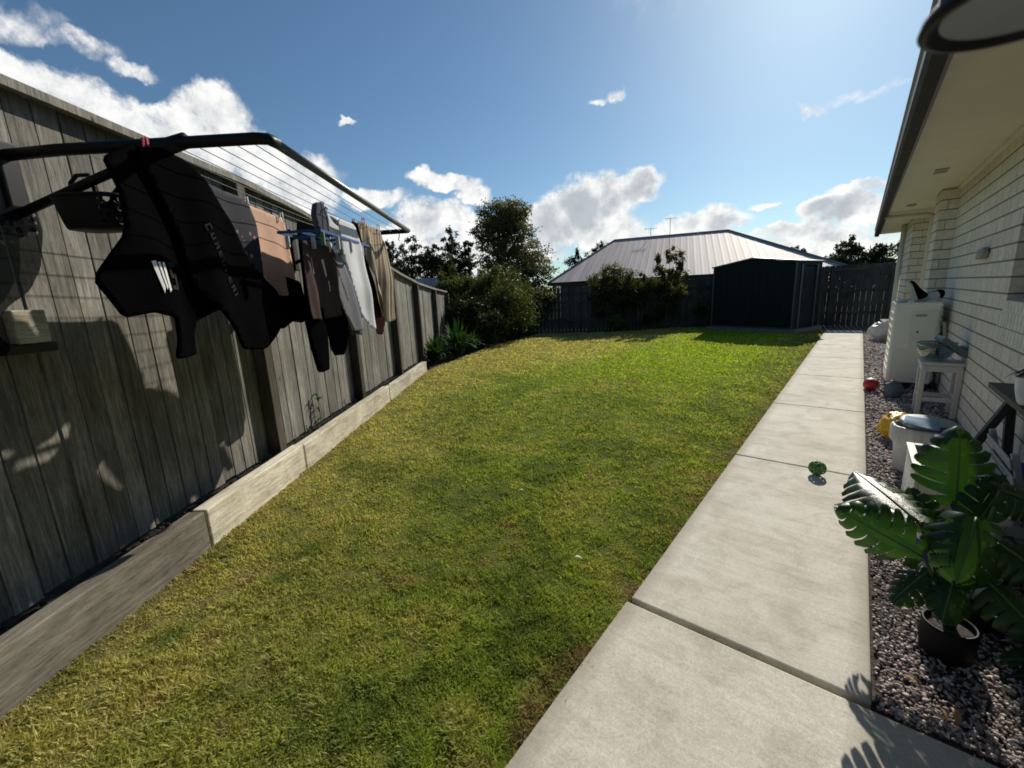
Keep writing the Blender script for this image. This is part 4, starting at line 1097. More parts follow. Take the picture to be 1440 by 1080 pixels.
# wire toy ball on the path
wb = thing('toy_ball', 'small green lattice ball lying on the path joint', 'ball', (-.12, 3.63, .057))
b = MB()
tl = Matrix.Rotation(.5, 3, 'Y') @ Matrix.Rotation(.3, 3, 'X')
for k in range(4):
    m = tl @ Matrix.Rotation(math.pi*k/4, 3, 'Z') @ Matrix.Rotation(math.pi/2, 3, 'X')
    b.tube([m @ Vector((.05*math.cos(a), .05*math.sin(a), 0)) for a in [2*math.pi*i/24 for i in range(25)]], .007, 6, cap=False)
for zz in (-.03, 0, .03):
    q = (.05**2-zz*zz)**.5
    b.tube([tl @ Vector((q*math.cos(a), q*math.sin(a), zz)) for a in [2*math.pi*i/24 for i in range(25)]], .007, 6, cap=False)
b.build('lattice', M['peg_green'], wb, smooth=True)
b = MB(); b.sphere((0, 0, 0), .026, n=14, m=10); b.build('core', M['peg_green'], wb, smooth=True)

# ------------------------------------------------------------------ monstera in a black pot
mp = thing('potted_monstera', 'potted monstera with split glossy leaves in a black pot on the gravel', 'potted plant', (.385, 2.07, -.025))
b = MB(); b.lathe([(0, 0), (.066, 0), (.074, .010), (.079, .06), (.079, .125), (.077, .138), (.071, .139), (.069, .128), (.07, .11)], 36); b.build('pot', M['pot_black'], mp, smooth=True)
b = MB(); b.lathe([(.071, .118), (.04, .122), (0, .124)], 24); b.build('potting_soil', M['gravelbase'], mp, smooth=True)
def monstera(base, tip, width, nrm, droop=.15, cup=.12, lobes=6, sd=0):
    """heart-shaped blade with deep splits; base/tip in world coordinates"""
    o = Vector((.385, 2.07, -.025)); base = Vector(base)-o; tip = Vector(tip)-o
    ax = tip-base; L = ax.length; a = ax.normalized(); s = a.cross(Vector(nrm)).normalized(); up = s.cross(a).normalized()
    b = MB(); rb = MB()
    def W(u): return max(.02, (math.sin(math.pi*min(1, (u+.22)/1.22))**.7))*width/2
    def pos(u, v):                                     # v in -1..1 across
        x = u*L; w = W(max(0, min(1, u)))*v
        return base+a*x+s*w+up*(-cup*abs(w)*1.4*abs(v)+droop*L*(.25-(u-.5)**2))
    for side in (-1, 1):
        # central web and finger lobes
        ne = 40
        web = .22
        pu = [i/ne for i in range(ne+1)]
        vs = []; fs = []
        for u in pu: vs += [pos(u, 0), pos(u, side*web)]
        for i in range(ne): fs.append((2*i, 2*i+1, 2*i+3, 2*i+2))
        b.add(vs, fs, .55+.2*R.random())
        for k in range(lobes):
            u0 = -.02+k/lobes*.98; u1 = u0+.98/lobes; gap = .28
            sweep = .20*(1-k/lobes*.3)-(.30 if k == 0 else .0)
            vs = []; fs = []; ns = 9
            r = .45+.4*R.random()
            for j in range(ns+1):
                t_ = j/ns; v = web+(1-web)*t_
                gp = gap*min(1, t_*2.2)*.5+.0
                taper = (1-.45*max(0, (t_-.7)/.3)**2.2)
                um = (u0+u1)/2; hw = (u1-u0)/2*(1-gp)*taper
                for q in (-1, 0, 1):
                    uu = um+q*hw+sweep*t_*t_*.55
                    p = pos(min(uu, 1.04), side*v*(1-.05*abs(q)*t_))
                    p = p+up*(.010*(1-abs(q))*t_*1.2+.006*noise.noise(p*30))-up*.03*t_*t_*width/.2
                    vs.append(p)
            for j in range(ns):
                for q in range(2): fs.append((j*3+q, j*3+q+1, (j+1)*3+q+1, (j+1)*3+q))
            b.add(vs, fs, r)
    lf = b.build('leaf', M['leafm'], mp, smooth=True)
    rb.tube([pos(i/12, 0)+up*.002 for i in range(13)], [.0042*(1-.7*i/12) for i in range(13)], 6); rb.build('midrib', M['stem'], lf, smooth=True)
    # stalk from pot
    sb_ = Vector((.01*math.cos(sd), .01*math.sin(sd), .12))
    mid = sb_.lerp(base, .5)+Vector((0, 0, .06))
    st_ = MB(); pts = [sb_*(1-t)**2+mid*2*t*(1-t)+base*t*t for t in [i/14 for i in range(15)]]
    st_.tube(pts, [.0075-.003*i/14 for i in range(15)], 8); st_.build('stem', M['stem'], mp, smooth=True)
monstera((.39, 2.36, .47), (.378, 2.46, .785), .275, (.15, -1, .15), .1, .10, 7, .3)          # tall upright
monstera((.262, 2.12, .47), (.055, 2.475, .505), .30, (-.14, -.07, .95), .06, .10, 8, 3.2)         # left, backlit
monstera((.27, 1.98, .40), (.0, 2.02, .50), .22, (-.2, -.9, .25), .10, .15, 7, 4.)           # lower left, dark
monstera((.395, 2.06, .56), (.35, 1.90, .37), .235, (.0, -.75, .66), .15, .25, 6, 5.2)           # front
monstera((.47, 2.22, .62), (.60, 2.26, .56), .16, (.1, -.6, .8), .2, .25, 6, .1)                # right
monstera((.45, 2.02, .50), (.58, 1.98, .41), .16, (.2, -.7, .7), .2, .25, 6, 6.)
monstera((.43, 2.02, .36), (.57, 1.90, .24), .17, (.2, -.6, .8), .2, .25, 6, 5.7)
monstera((.30, 2.02, .33), (.20, 1.92, .21), .13, (-.4, -.8, .5), .2, .25, 6, 3.6)
monstera((.42, 2.25, .40), (.52, 2.42, .62), .17, (.3, -1, .3), .1, .15, 6, 1.)
monstera((.33, 2.22, .36), (.24, 2.36, .52), .15, (-.3, -1, .3), .1, .15, 6, 2.4)
monstera((.36, 2.0, .33), (.33, 1.88, .22), .13, (-.1, -.8, .5), .2, .25, 5, 4.6)
b = MB(); leafcard(b, Vector((.345, 2.18, .44))-mp.location, Vector((.352, 2.18, .515))-mp.location, .028, (.2, -1, 0), .5, .2); b.build('new_leaf', M['newleaf'], mp)

# second pot plant casting the long leaf shadows at the right edge
sp_ = thing('palm_plant', 'dark leafy pot plant at the lower right edge under the table', 'plant', (.64, 1.96, -.02))
b = MB(); b.lathe([(0, 0), (.05, 0), (.065, .08), (.068, .09), (.06, .09), (.055, .07), (0, .07)], 28); b.build('pot', M['pot_black'], sp_, smooth=True)
b = MB()
for k in range(46):
    a = R.random()*6.28; l = (.18+.22*R.random())*(.55 if math.cos(a) < -.2 else 1.); e = .2+.8*R.random()
    leafcard(b, (.02*math.cos(a), .02*math.sin(a), .07+.12*R.random()), (l*math.cos(a), l*math.sin(a), .06+.30*e), .05+.03*R.random(), (0, 0, 1), R.random()*.6, .5)
b.build('leaves', M['fol_strap'], sp_)

# litter: dry leaves on the gravel, white scraps on the lawn
for k, (x, y, lab) in enumerate([(.345, 1.735, 'curled brown dry leaf on gravel by the slab corner'), (.30, 1.80, 'small dry leaf on gravel in front of the black pot'), (.375, 1.70, 'pale dry leaf at the edge of the near slab'), (.25, 2.42, 'yellowed dry leaf on gravel behind the pot')]):
    b = MB(); a = R.random()*6.28
    leafcard(b, (0, 0, 0), (.055*math.cos(a), .055*math.sin(a), .012), .024, (0, 0, 1), .5, .6)
    o = b.build('dry_leaf', M['dryleaf'], loc=(x, y, -.006)); tag(o, lab, 'dry leaf', 'dry leaves on the gravel')
for k, (x, y, lab) in enumerate([(-1.06, 1.72, 'white feather lying on the lawn near the path'), (-1.79, 2.18, 'small white scrap on the lawn toward the sleeper')]):
    b = MB(); leafcard(b, (0, 0, 0), (.05 if k == 0 else .028, .015, .02), .02, (0, 0, 1), .5, .7)
    o = b.build('feather' if k == 0 else 'paper_scrap', M['paper'], loc=(x, y, -.005)); tag(o, lab, 'feather' if k == 0 else 'paper scrap')

# ------------------------------------------------------------------ garden shed
A = Vector((-3.86, 15.50, 0)); B = Vector((-1.46, 14.70, 0)); ud = (B-A).normalized(); vd = Vector((-ud.y, ud.x, 0)); LW = (B-A).length; DP = 1.55
shed = thing('garden_shed', 'dark green steel garden shed with low gable roof at the end of the lawn', 'shed', A, math.atan2(ud.y, ud.x))
b = MB(); b.box(-.10, LW+.12, -.10, DP+.1, -.1, .07); b.build('slab', M['slab'], shed, bevel=.01)
EH, RH = 2.02, 2.19
def corr(x): return .008*(1 if (x % .16) < .05 else 0)
b = MB()
# gable front: ribbed sheet as strips
nst = 48
for i in range(nst):
    x0, x1 = LW*i/nst, LW*(i+1)/nst
    def top(x): return EH+(RH-EH)*(1-abs(x-LW/2)/(LW/2))
    yo = -.008 if i % 4 == 0 else 0.
    b.add([(x0, yo, .08), (x1, yo, .08), (x1, yo, top(x1)), (x0, yo, top(x0)), (x0, yo+.01, .08), (x1, yo+.01, .08), (x1, yo+.01, top(x1)), (x0, yo+.01, top(x0))],
          [(0, 1, 2, 3), (7, 6, 5, 4), (0, 4, 5, 1), (1, 5, 6, 2), (2, 6, 7, 3), (3, 7, 4, 0)], .5)
b.build('wall', M['shed'], shed)
b = MB(); b.box(0, .01, .012, DP, .08, EH); b.box(.012, LW-.012, DP-.01, DP, .08, EH); b.box(LW-.01, LW, .012, .30, .08, EH); b.box(LW-.01, LW, 1.25, DP, .08, EH); b.box(LW-.01, LW, .30, 1.25, 1.90, EH); b.build('wall', M['shed'], shed)
dr = MB(); dr.box(LW-.03, LW-.015, .34, 1.21, .10, 1.88); d_ = dr.build('door', M['shed'], shed)
b = MB(); b.box(LW-.012, LW+.02, .26, .34, .08, 1.93); b.box(LW-.012, LW+.02, 1.21, 1.29, .08, 1.93); b.build('door_frame', M['shed_trim'], shed)
b = MB(); b.tube([(LW+.0, .44, .95), (LW+.04, .44, .97), (LW+.04, .44, 1.12), (LW+.0, .44, 1.14)], .01, 8); b.build('handle', M['shed_trim'], d_)
b = MB()
ov = .06
for sx in (0, 1):
    xa, xb = (-ov, LW/2) if sx == 0 else (LW+ov, LW/2)
    za = EH-.01; zb = RH+.012
    b.add([(xa, -ov, za), (xb, -ov, zb), (xb, DP+ov, zb), (xa, DP+ov, za), (xa, -ov, za+.03), (xb, -ov, zb+.03), (xb, DP+ov, zb+.03), (xa, DP+ov, za+.03)],
          [(0, 1, 2, 3), (7, 6, 5, 4), (0, 4, 5, 1), (1, 5, 6, 2), (2, 6, 7, 3), (3, 7, 4, 0)])
b.build('roof', M['shed_roof'], shed)
b = MB(); b.box(-.012, .03, -.022, -.010, .08, EH-.01); b.box(LW-.03, LW+.014, -.022, -.010, .08, EH-.01); b.box(-.02, LW+.02, -.024, -.0095, .075, .12); b.build('corner_trim', M['shed_trim'], shed)

# ------------------------------------------------------------------ back fences
def back_fence(p, q, h0, h1, label, matk='fence_dark', posts_n=5, rails=True):
    p = Vector(p); q = Vector(q); L = (q-p).length; u = (q-p).normalized()
    t = thing('timber_fence', label, 'fence', p, math.atan2(u.y, u.x))
    nb = int(L/.14)
    for k in range(posts_n-1):
        b = MB(); i0 = nb*k//(posts_n-1); i1 = nb*(k+1)//(posts_n-1)
        for i in range(i0, i1):
            x0 = L*i/nb+.003; x1 = L*(i+1)/nb-.004; hh = h0+(h1-h0)*i/nb+.02*R.random()
            b.box(x0, x1, .0+.004*R.random(), .018, -.1, hh)
        b.build('paling_panel', M[matk], t)
    for z in (.35, 1.05, min(h0, h1)-.15):
        b = MB(); b.box(0, L, -.045, -.003, z, z+.08); b.build('rail', M[matk], t)
    for k in range(posts_n):
        x = L*k/(posts_n-1); b = MB(); b.box(x-.045, x+.045, -.10, -.047, -.1, h0+(h1-h0)*k/(posts_n-1)-.05); b.build('post', M[matk], t)
    return t
back_fence((-12.2, 11.7, 0), (-3.75, 17.25, 0), 1.50, 1.80, 'dark shaded paling fence along the back behind the shrubs')
bf = back_fence((-3.7, 17.35, 0), (.72, 17.75, 0), 1.88, 1.90, 'dark timber fence and gate closing the gap between shed and house', posts_n=4)
b = MB()
for x, z in ((2.85, 1.22), (3.05, 1.2), (3.45, 1.2), (4.0, 1.18)): b.box(x, x+.05, -.06, -.05, z, z+.05)
b.build('bracket', M['grey_plastic'], bf)
# ------------------------------------------------------------------ neighbour's house behind the back fence
uL = Vector((.95, .31, 0)).normalized(); La = Vector((-12.5, 18.4, 0))
nh = thing('neighbour_house', "neighbour's brick house with broad pinkish grey metal hip roof behind the back fence", 'house', La, math.atan2(uL.y, uL.x))
LN, DN, EZ, RZ = 12.6, 12.0, 1.98, 4.45
RA, RB = 2.5, 8.75
b = MB(); b.box(.5, LN-.5, .5, DN-.5, -.5, EZ+.05); b.build('wall', M['brick_grey'], nh)
h = DN/2
def hip_slope(P, nseg, name='roof'):
    """ribbed roof face between eave edge (P0,P1) and ridge (P3,P2)"""
    a0, a1, r1, r0 = [Vector(p) for p in P]
    b = MB(); vs = []; fs = []
    nrm = (a1-a0).cross(r0-a0).normalized()
    W = (a1-a0).length
    k = nseg
    for i in range(k+1):
        u = i/k; lift = nrm*(.004 if i % 4 == 0 else 0.)
        lo = a0.lerp(a1, u)
        # the hips cut the sheet
        x = u*W
        ru0 = (r0-a0).dot((a1-a0).normalized()); ru1 = (r1-a0).dot((a1-a0).normalized())
        if x < ru0: f = x/ru0
        elif x > ru1: f = (W-x)/(W-ru1) if W > ru1 else 1
        else: f = 1
        foot = a0+(a1-a0).normalized()*ru0
        upv = (r0-foot)
        vs += [lo+lift, lo+upv*f+lift]
    for i in range(k): fs.append((2*i, 2*i+2, 2*i+3, 2*i+1))
    b.add(vs, fs, .5); return b.build(name, M['metalroof'], nh)
hip_slope([(0, 0, EZ), (LN, 0, EZ), (RB, h, RZ), (RA, h, RZ)], 160)
hip_slope([(LN, DN, EZ), (0, DN, EZ), (RA, h, RZ), (RB, h, RZ)], 160)
b = MB(); b.add([(0, DN, EZ), (0, 0, EZ), (RA, h, RZ), (LN, 0, EZ), (LN, DN, EZ), (RB, h, RZ)], [(0, 1, 2), (3, 4, 5)]); b.build('roof', M['metalroof'], nh)
b = MB(); b.tube([(0, 0, EZ+.02), (RA, h, RZ+.02), (RB, h, RZ+.02), (LN, 0, EZ+.02)], .06, 8); b.build('ridge_cap', M['tile_grey'], nh, smooth=True)
b = MB(); b.box(-.03, LN+.03, -.10, -.01, EZ-.13, EZ+.0); b.box(-.1, -.01, 0, DN, EZ-.13, EZ+.0); b.build('gutter', M['gutter'], nh)
b = MB(); b.box(.0, LN, .0, DN, EZ-.16, EZ-.14); b.build('soffit', M['fascia'], nh)
for x0 in (1.2, 6.9, 9.6):
    b = MB(); b.box(x0, x0+1.5, .43, .49, .35, 1.55); f_ = b.build('window', M['fascia'], nh)
    b = MB(); b.box(x0+.06, x0+1.44, .415, .428, .41, 1.49); b.build('pane', M['pane'], f_)
an = MB(); 
for x0, hh in ((4.6, .55),):
    m = MB(); m.tube([(x0, h, RZ), (x0, h, RZ+hh)], .013, 6); m.tube([(x0-.35, h, RZ+hh-.05), (x0+.35, h, RZ+hh-.05)], .008, 6)
    for q in range(5): m.tube([(x0-.3+.15*q, h-.16, RZ+hh-.05), (x0-.3+.15*q, h+.16, RZ+hh-.05)], .009, 5)
    m.build('antenna', M['grey_steel'], nh)
m = MB(); m.tube([(5.75, 1.7, EZ+.9), (5.75, 1.7, RZ+.35)], .014, 6); m.tube([(5.5, 1.7, RZ+.33), (6.0, 1.7, RZ+.33)], .010, 6); m.build('antenna', M['grey_steel'], nh)
# little gabled house beyond the left fence
lh = thing('garden_house', 'small grey roofed outbuilding beyond the far end of the left fence', 'outbuilding', (-20.0, 15.5, 0), rad(35))
b = MB(); b.box(-1.8, 1.8, -1.3, 1.3, -.5, 2.0); b.add([(-1.8, -1.3, 2.0), (-1.8, 1.3, 2.0), (-1.8, 0, 2.55)], [(0, 1, 2)]); b.add([(1.8, -1.3, 2.0), (1.8, 1.3, 2.0), (1.8, 0, 2.55)], [(2, 1, 0)]); b.build('wall', M['brick_grey'], lh)
b = MB(); b.add([(-2, -1.55, 1.95), (2, -1.55, 1.95), (2, 0, 2.62), (-2, 0, 2.62), (-2, 1.55, 1.95), (2, 1.55, 1.95)], [(0, 1, 2, 3), (3, 2, 5, 4)]); b.build('roof', M['tile_grey'], lh)

# ------------------------------------------------------------------ trees and shrubs
def leaf_quads(cent, size, flat=.6):
    n = len(cent)
    d = NR.normal(size=(n, 3)); d /= np.linalg.norm(d, axis=1)[:, None]
    e = NR.normal(size=(n, 3)); e -= (e*d).sum(1)[:, None]*d; e /= np.linalg.norm(e, axis=1)[:, None]
    a = d*(size*(.7+.6*NR.random(n)))[:, None]; c = e*(size*.42*(.7+.6*NR.random(n)))[:, None]
    V = np.stack([cent-a, cent+c*.9-a*.1, cent+a, cent-c*.9-a*.1], 1).reshape(-1, 3)
    F = (np.arange(n)*4)[:, None]+np.arange(4)[None]
    return V, F
def tree(name, label, cat, loc, clumps, matk, nleaf, lsize, trunk=None, group=None, limbs=True, hollow=.55, stems=1, tr=.12):
    """clumps: (x,y,z,rx,ry,rz) relative to loc"""
    t = thing(name, label, cat, loc, 0, group)
    vol = np.array([c[3]*c[4]*c[5] for c in clumps])**(2/3); pr_ = vol/vol.sum()
    Vs = []; rn = []
    for c, p in zip(clumps, pr_):
        n = max(20, int(nleaf*p))
        # small sub-clumps inside each clump make the outline uneven
        ns = max(5, int(n/40))
        sd = NR.normal(size=(ns, 3)); sd /= np.linalg.norm(sd, axis=1)[:, None]
        sr = (hollow+(1-hollow)*NR.random(ns))
        sc_ = sd*sr[:, None]*np.array(c[3:6])
        which = NR.integers(0, ns, n)
        pts = sc_[which]+NR.normal(size=(n, 3))*np.array(c[3:6])*.17
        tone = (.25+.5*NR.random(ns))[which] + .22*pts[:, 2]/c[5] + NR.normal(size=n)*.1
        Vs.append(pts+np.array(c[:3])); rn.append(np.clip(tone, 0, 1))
    cent = np.concatenate(Vs); cent[:, 2] = np.maximum(cent[:, 2], .04)
    V, F = leaf_quads(cent, lsize)
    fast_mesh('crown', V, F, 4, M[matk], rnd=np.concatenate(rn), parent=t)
    b = MB()
    zt = max(c[2] for c in clumps)
    for s in range(stems):
        ox, oy = (0, 0) if stems == 1 else (R.uniform(-.15, .15), R.uniform(-.15, .15))
        th = zt*.8
        pts = [(ox, oy, -.1), (ox+.03*th, oy, th*.35), (ox-.01*th, oy+.02*th, th*.7), (ox+.02*th, oy, th)]
        b.tube(pts, [tr, tr*.8, tr*.55, tr*.25], 8)
    if limbs:
        for c in clumps:
            z0 = min(c[2]*.55, zt*.5)
            b.tube([(0, 0, z0), (c[0]*.5, c[1]*.5, z0+(c[2]-z0)*.6), c[:3]], [tr*.5, tr*.35, tr*.12], 6)
    b.build('trunk', M['bark'], t, smooth=True)
    return t
def auto_clumps(h, z0, w, n, seed, flat=1.):
    rr = random.Random(seed); out = []
    for k in range(n):
        a = rr.random()*6.28; f = rr.random()**.6
        z = z0+(h-z0)*(k+.5)/n
        prof = math.sin(math.pi*min(1, .18+.82*(z-z0)/(h-z0)))**.6
        out.append((math.cos(a)*f*w*.55*prof, math.sin(a)*f*w*.55*prof, z, w*.34*rr.uniform(.7, 1.25)*max(.45, prof), w*.34*rr.uniform(.7, 1.2)*max(.45, prof), w*.24*rr.uniform(.7, 1.3)*flat))
    return out
tree('gum_tree', 'tall gum tree with visible trunk rising above the back shrubs', 'tree', (-20.3, 24, 0),
     [(-.5, 0, 7.0, 1.6, 1.5, 1.0), (1.0, .2, 7.05, 1.4, 1.3, .95), (.2, .3, 6.5, 1.7, 1.3, .9), (-1.6, 0, 6.1, 1.0, 1.1, .65), (.2, 0, 6.0, 1.6, 1.5, .9), (1.7, 0, 5.7, 1.1, 1.1, .8), (-1.2, .3, 5.0, 1.3, 1.2, .7), (1.0, -.2, 4.8, 1.4, 1.2, .8), (2.4, 0, 4.4, 1.3, 1.2, .75), (-.3, 0, 4.0, 1.3, 1.3, .8), (2.9, 0, 3.3, 1.4, 1.2, .7), (1.4, 0, 3.4, 1.4, 1.2, .8), (-1.3, 0, 3.2, .9, 1.0, .6)],
     'fol_gum', 23000, .105, tr=.26, hollow=.5)
def az_pos(px_az, dist): return (dist*math.sin(rad(px_az)), dist*math.cos(rad(px_az)))
# dark tree line, one tree at a time: azimuth, distance, height, width
for k, (azd, dist, hh, ww, lab) in enumerate([(-52.2, 58, 9.3, 8.5, 'dark rounded tree just beyond the washing in the far tree line'), (-49.6, 60, 8.8, 7.5, 'dark bushy tree second from the left in the far tree line'), (-47.0, 60, 10.6, 8.0, 'taller dark tree left of the gum tree in the far tree line'),
        (-44.6, 62, 9.4, 6.5, 'dark tree touching the left side of the gum tree'), (-54.8, 55, 8.6, 8, 'dark tree at the far left end of the tree line behind the trousers'), (-27.6, 46, 6.6, 6.0, "dark tree peeping over the left slope of the neighbour's roof"), (-30.6, 44, 5.4, 5.5, "low dark tree beyond the left eave of the neighbour's roof"),
        (-5.4, 44, 4.2, 5.0, 'rounded dark tree beyond the shed roof'), (-1.2, 40, 4.3, 5.5, 'wide feathery tree above the gate'), (1.4, 42, 3.9, 5.0, 'dark tree above the right half of the back fence'), (4.2, 36, 4.6, 3.5, 'dark tree at the corner of the house eave')]):
    x, y = az_pos(azd, dist)
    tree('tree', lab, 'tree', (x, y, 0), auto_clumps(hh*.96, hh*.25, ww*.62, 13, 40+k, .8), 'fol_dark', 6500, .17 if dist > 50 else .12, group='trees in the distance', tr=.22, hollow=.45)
# shrubs in the back corner
tree('hedge_bush', "dark bushy mass filling the gap left of the neighbour's house", 'bush', (*az_pos(-37.2, 27), 0), auto_clumps(3.0, .2, 2.6, 14, 71), 'fol_dark', 9000, .09, tr=.08, stems=2)
tree('hedge_bush', 'dark bush beyond the back corner of the two fences', 'bush', (*az_pos(-40.5, 24), 0), auto_clumps(2.7, .2, 2.6, 14, 73), 'fol_dark', 9000, .09, tr=.08, stems=2)
tree('shrub', 'big olive green shrub filling the back left corner of the garden', 'shrub', (-9.7, 10.6, 0), auto_clumps(2.1, .35, 2.2, 16, 3), 'fol_shrub', 20000, .05, tr=.05, stems=3)
tree('shrub', 'dense dark shrub in front of the big corner shrub', 'shrub', (-8.95, 9.0, 0), auto_clumps(1.3, .15, 1.4, 12, 5), 'fol_dark', 11000, .045, tr=.04, stems=3)
tree('shrub', 'dark twiggy shrub at the back corner behind the bed', 'shrub', (-10.2, 13.0, 0), auto_clumps(1.75, .25, 1.8, 13, 8), 'fol_olive', 13000, .05, tr=.04, stems=3)
tree('shrub', 'leafy shrub overhanging the left fence behind the bed', 'shrub', (-10.6, 9.6, 0), auto_clumps(2.2, .6, 1.7, 12, 9), 'fol_shrub', 13000, .05, tr=.05, stems=2)
tree('shrub', "bushy olive shrub in front of the neighbour's roof", 'shrub', (-7.25, 14.75, 0), [(0, 0, 2.05, .45, .4, .35), (-.5, 0, 1.75, .42, .4, .35), (.5, .1, 1.8, .42, .4, .38), (.1, 0, 1.5, .6, .5, .4), (-.45, 0, 1.2, .55, .5, .4), (.55, 0, 1.15, .5, .5, .4), (0, 0, .75, .7, .6, .4), (.85, 0, 1.5, .3, .3, .3)], 'fol_olive', 11000, .05, tr=.04, stems=3)
tree('shrub', 'lower rounded shrub between the two tall back shrubs', 'shrub', (-6.35, 15.2, 0), auto_clumps(1.9, .3, 1.3, 9, 14), 'fol_shrub', 5200, .05, tr=.035, stems=3)
tree('shrub', 'tall sparse twiggy shrub just left of the shed', 'shrub', (-5.45, 15.6, 0),
     [(-.35, 0, 2.35, .22, .25, .35), (.1, 0, 2.55, .22, .25, .3), (.45, 0, 2.35, .2, .25, .35), (-.1, 0, 2.0, .35, .3, .3), (.35, 0, 1.8, .35, .3, .3), (-.3, .1, 1.5, .4, .35, .35), (.15, 0, 1.2, .5, .4, .4), (-.05, 0, .7, .55, .4, .4)], 'fol_olive', 6500, .05, tr=.03, stems=4, hollow=.3)
tree('shrub', 'small bright green shrub against the fence next to the shed', 'shrub', (-4.55, 16.4, .35), [(0, 0, .25, .28, .25, .2), (.12, 0, .42, .16, .15, .13)], 'fol_bright', 900, .055, tr=.02, limbs=False)
tree('shrub', 'low light green plant under the olive shrub', 'shrub', (-6.75, 14.35, 0), [(0, 0, .3, .35, .3, .25), (.3, 0, .22, .25, .22, .18)], 'fol_bright', 900, .06, tr=.02, limbs=False)
tree('shrub', 'bright green shrub at the right end of the corner bed', 'shrub', (-9.05, 11.8, 0), [(0, 0, .42, .38, .4, .32), (-.3, -.2, .35, .35, .35, .28), (.1, -.2, .66, .22, .22, .18)], 'fol_bright', 2600, .05, tr=.025, limbs=False)
# strappy plants
def strappy(label, loc, n, l, spread, matk='fol_strap', z0=.0, group=None):
    t = thing('strappy_plant', label, 'plant', loc, 0, group)
    b = MB()
    for k in range(n):
        a = R.random()*6.28; e = R.uniform(.25, 1.); L_ = l*R.uniform(.6, 1.1); r0 = R.random()*spread*.3
        base = Vector((r0*math.cos(a), r0*math.sin(a), z0+R.random()*.25*l)); 
        vs = []; fs = []; w = .028*R.uniform(.7, 1.3); out = Vector((math.cos(a), math.sin(a), 0)); sd_ = Vector((-math.sin(a), math.cos(a), 0))
        for i in range(8):
            u = i/7; p = base+out*(L_*e*.75*u)+Vector((0, 0, L_*(u*(1.15-e*.3)-e*.75*u*u))); ww = w*(1-u**2)+.002
            vs += [p-sd_*ww, p+sd_*ww]
        for i in range(7): fs.append((2*i, 2*i+1, 2*i+3, 2*i+2))
        b.add(vs, fs, R.random())
    b.build('leaves', M[matk], t)
    return t
strappy('tall strappy green plant at the end of the sleepers', (-7.75, 7.2, 0), 140, .95, .5)
strappy('strappy plant low beside the fence end of the sleepers', (-7.45, 6.2, 0), 100, .7, .5)
strappy('pale green strappy plant at the front of the corner bed', (-8.05, 8.0, 0), 90, .6, .4, 'fol_bright')
strappy('dark strappy plant in the shade of the corner bed', (-8.35, 9.2, 0), 90, .6, .4)
# weeds behind the sleeper
def weed(label, d, n_, z, h, cnt, matk='fol_bright'):
    t = thing('weed', label, 'weed', FP(d, n_, z), FRZ, 'weeds behind the sleepers')
    b = MB(); b.tube([(0, 0, 0), (.01, .0, h*.5), (0, .0, h)], .003, 5, r=.3)
    for k in range(cnt):
        a = R.random()*6.28; zz = h*(.1+.9*R.random()); l = h*.28*R.uniform(.6, 1.2)
        leafcard(b, (0, 0, zz), (l*math.cos(a), l*math.sin(a), zz+l*.5*R.uniform(-.3, 1)), l*.35, (0, 0, 1), R.random(), .4, 4)
    b.build('leaves', M[matk], t)
weed('slender weed with small leaves against the sunlit fence bay', 1.95, -.22, .12, .34, 16)
weed('low leafy weed spilling over the pale sleeper', 3.75, -.05, .14, .13, 26)
weed('tiny weed just past the first dark post', 1.62, -.2, .12, .12, 10)
weed('short weed between the first and second fence posts', 2.5, -.18, .12, .16, 12)
weed('small weed by the second fence post', 3.05, -.15, .12, .14, 12)

# ------------------------------------------------------------------ sky, sun, camera
AZ, EL = math.atan2(-.10, .995), rad(32)
w = bpy.data.worlds.new('World'); sc.world = w; w.use_nodes = True
t = w.node_tree; t.nodes.clear()
out = t.nodes.new('ShaderNodeOutputWorld'); bg = t.nodes.new('ShaderNodeBackground')
sky = t.nodes.new('ShaderNodeTexSky'); sky.sky_type = 'NISHITA'; sky.sun_disc = False; sky.sun_elevation = EL; sky.sun_rotation = AZ
sky.air_density = 1.0; sky.dust_density = .45; sky.ozone_density = 1.6; sky.altitude = 50
SKY = .076
tc = t.nodes.new('ShaderNodeTexCoord')
nv = t.nodes.new('ShaderNodeVectorMath'); nv.operation = 'NORMALIZE'; t.links.new(tc.outputs['Generated'], nv.inputs[0])
# warp the direction with noise so that cloud edges billow
def vnoise(scale, detail, amp):
    n = t.nodes.new('ShaderNodeTexNoise'); n.inputs['Scale'].default_value = scale; n.inputs['Detail'].default_value = detail; n.inputs['Roughness'].default_value = .58
    t.links.new(nv.outputs[0], n.inputs['Vector'])
    s = t.nodes.new('ShaderNodeVectorMath'); s.operation = 'SUBTRACT'; s.inputs[1].default_value = (.5, .5, .5); t.links.new(n.outputs['Color'], s.inputs[0])
    m = t.nodes.new('ShaderNodeVectorMath'); m.operation = 'SCALE'; m.inputs['Scale'].default_value = amp; t.links.new(s.outputs[0], m.inputs[0])
    return m.outputs[0]
wa = t.nodes.new('ShaderNodeVectorMath'); wa.operation = 'ADD'; t.links.new(nv.outputs[0], wa.inputs[0]); t.links.new(vnoise(11, 7, .10), wa.inputs[1])
sp = t.nodes.new('ShaderNodeSeparateXYZ'); t.links.new(wa.outputs[0], sp.inputs[0])
az = math_(t, 'MULTIPLY', math_(t, 'ARCTAN2', sp.outputs[0], sp.outputs[1]), 180/math.pi)
el = math_(t, 'MULTIPLY', math_(t, 'ARCSINE', math_(t, 'MINIMUM', math_(t, 'MAXIMUM', sp.outputs[2], -1.), 1.)), 180/math.pi)
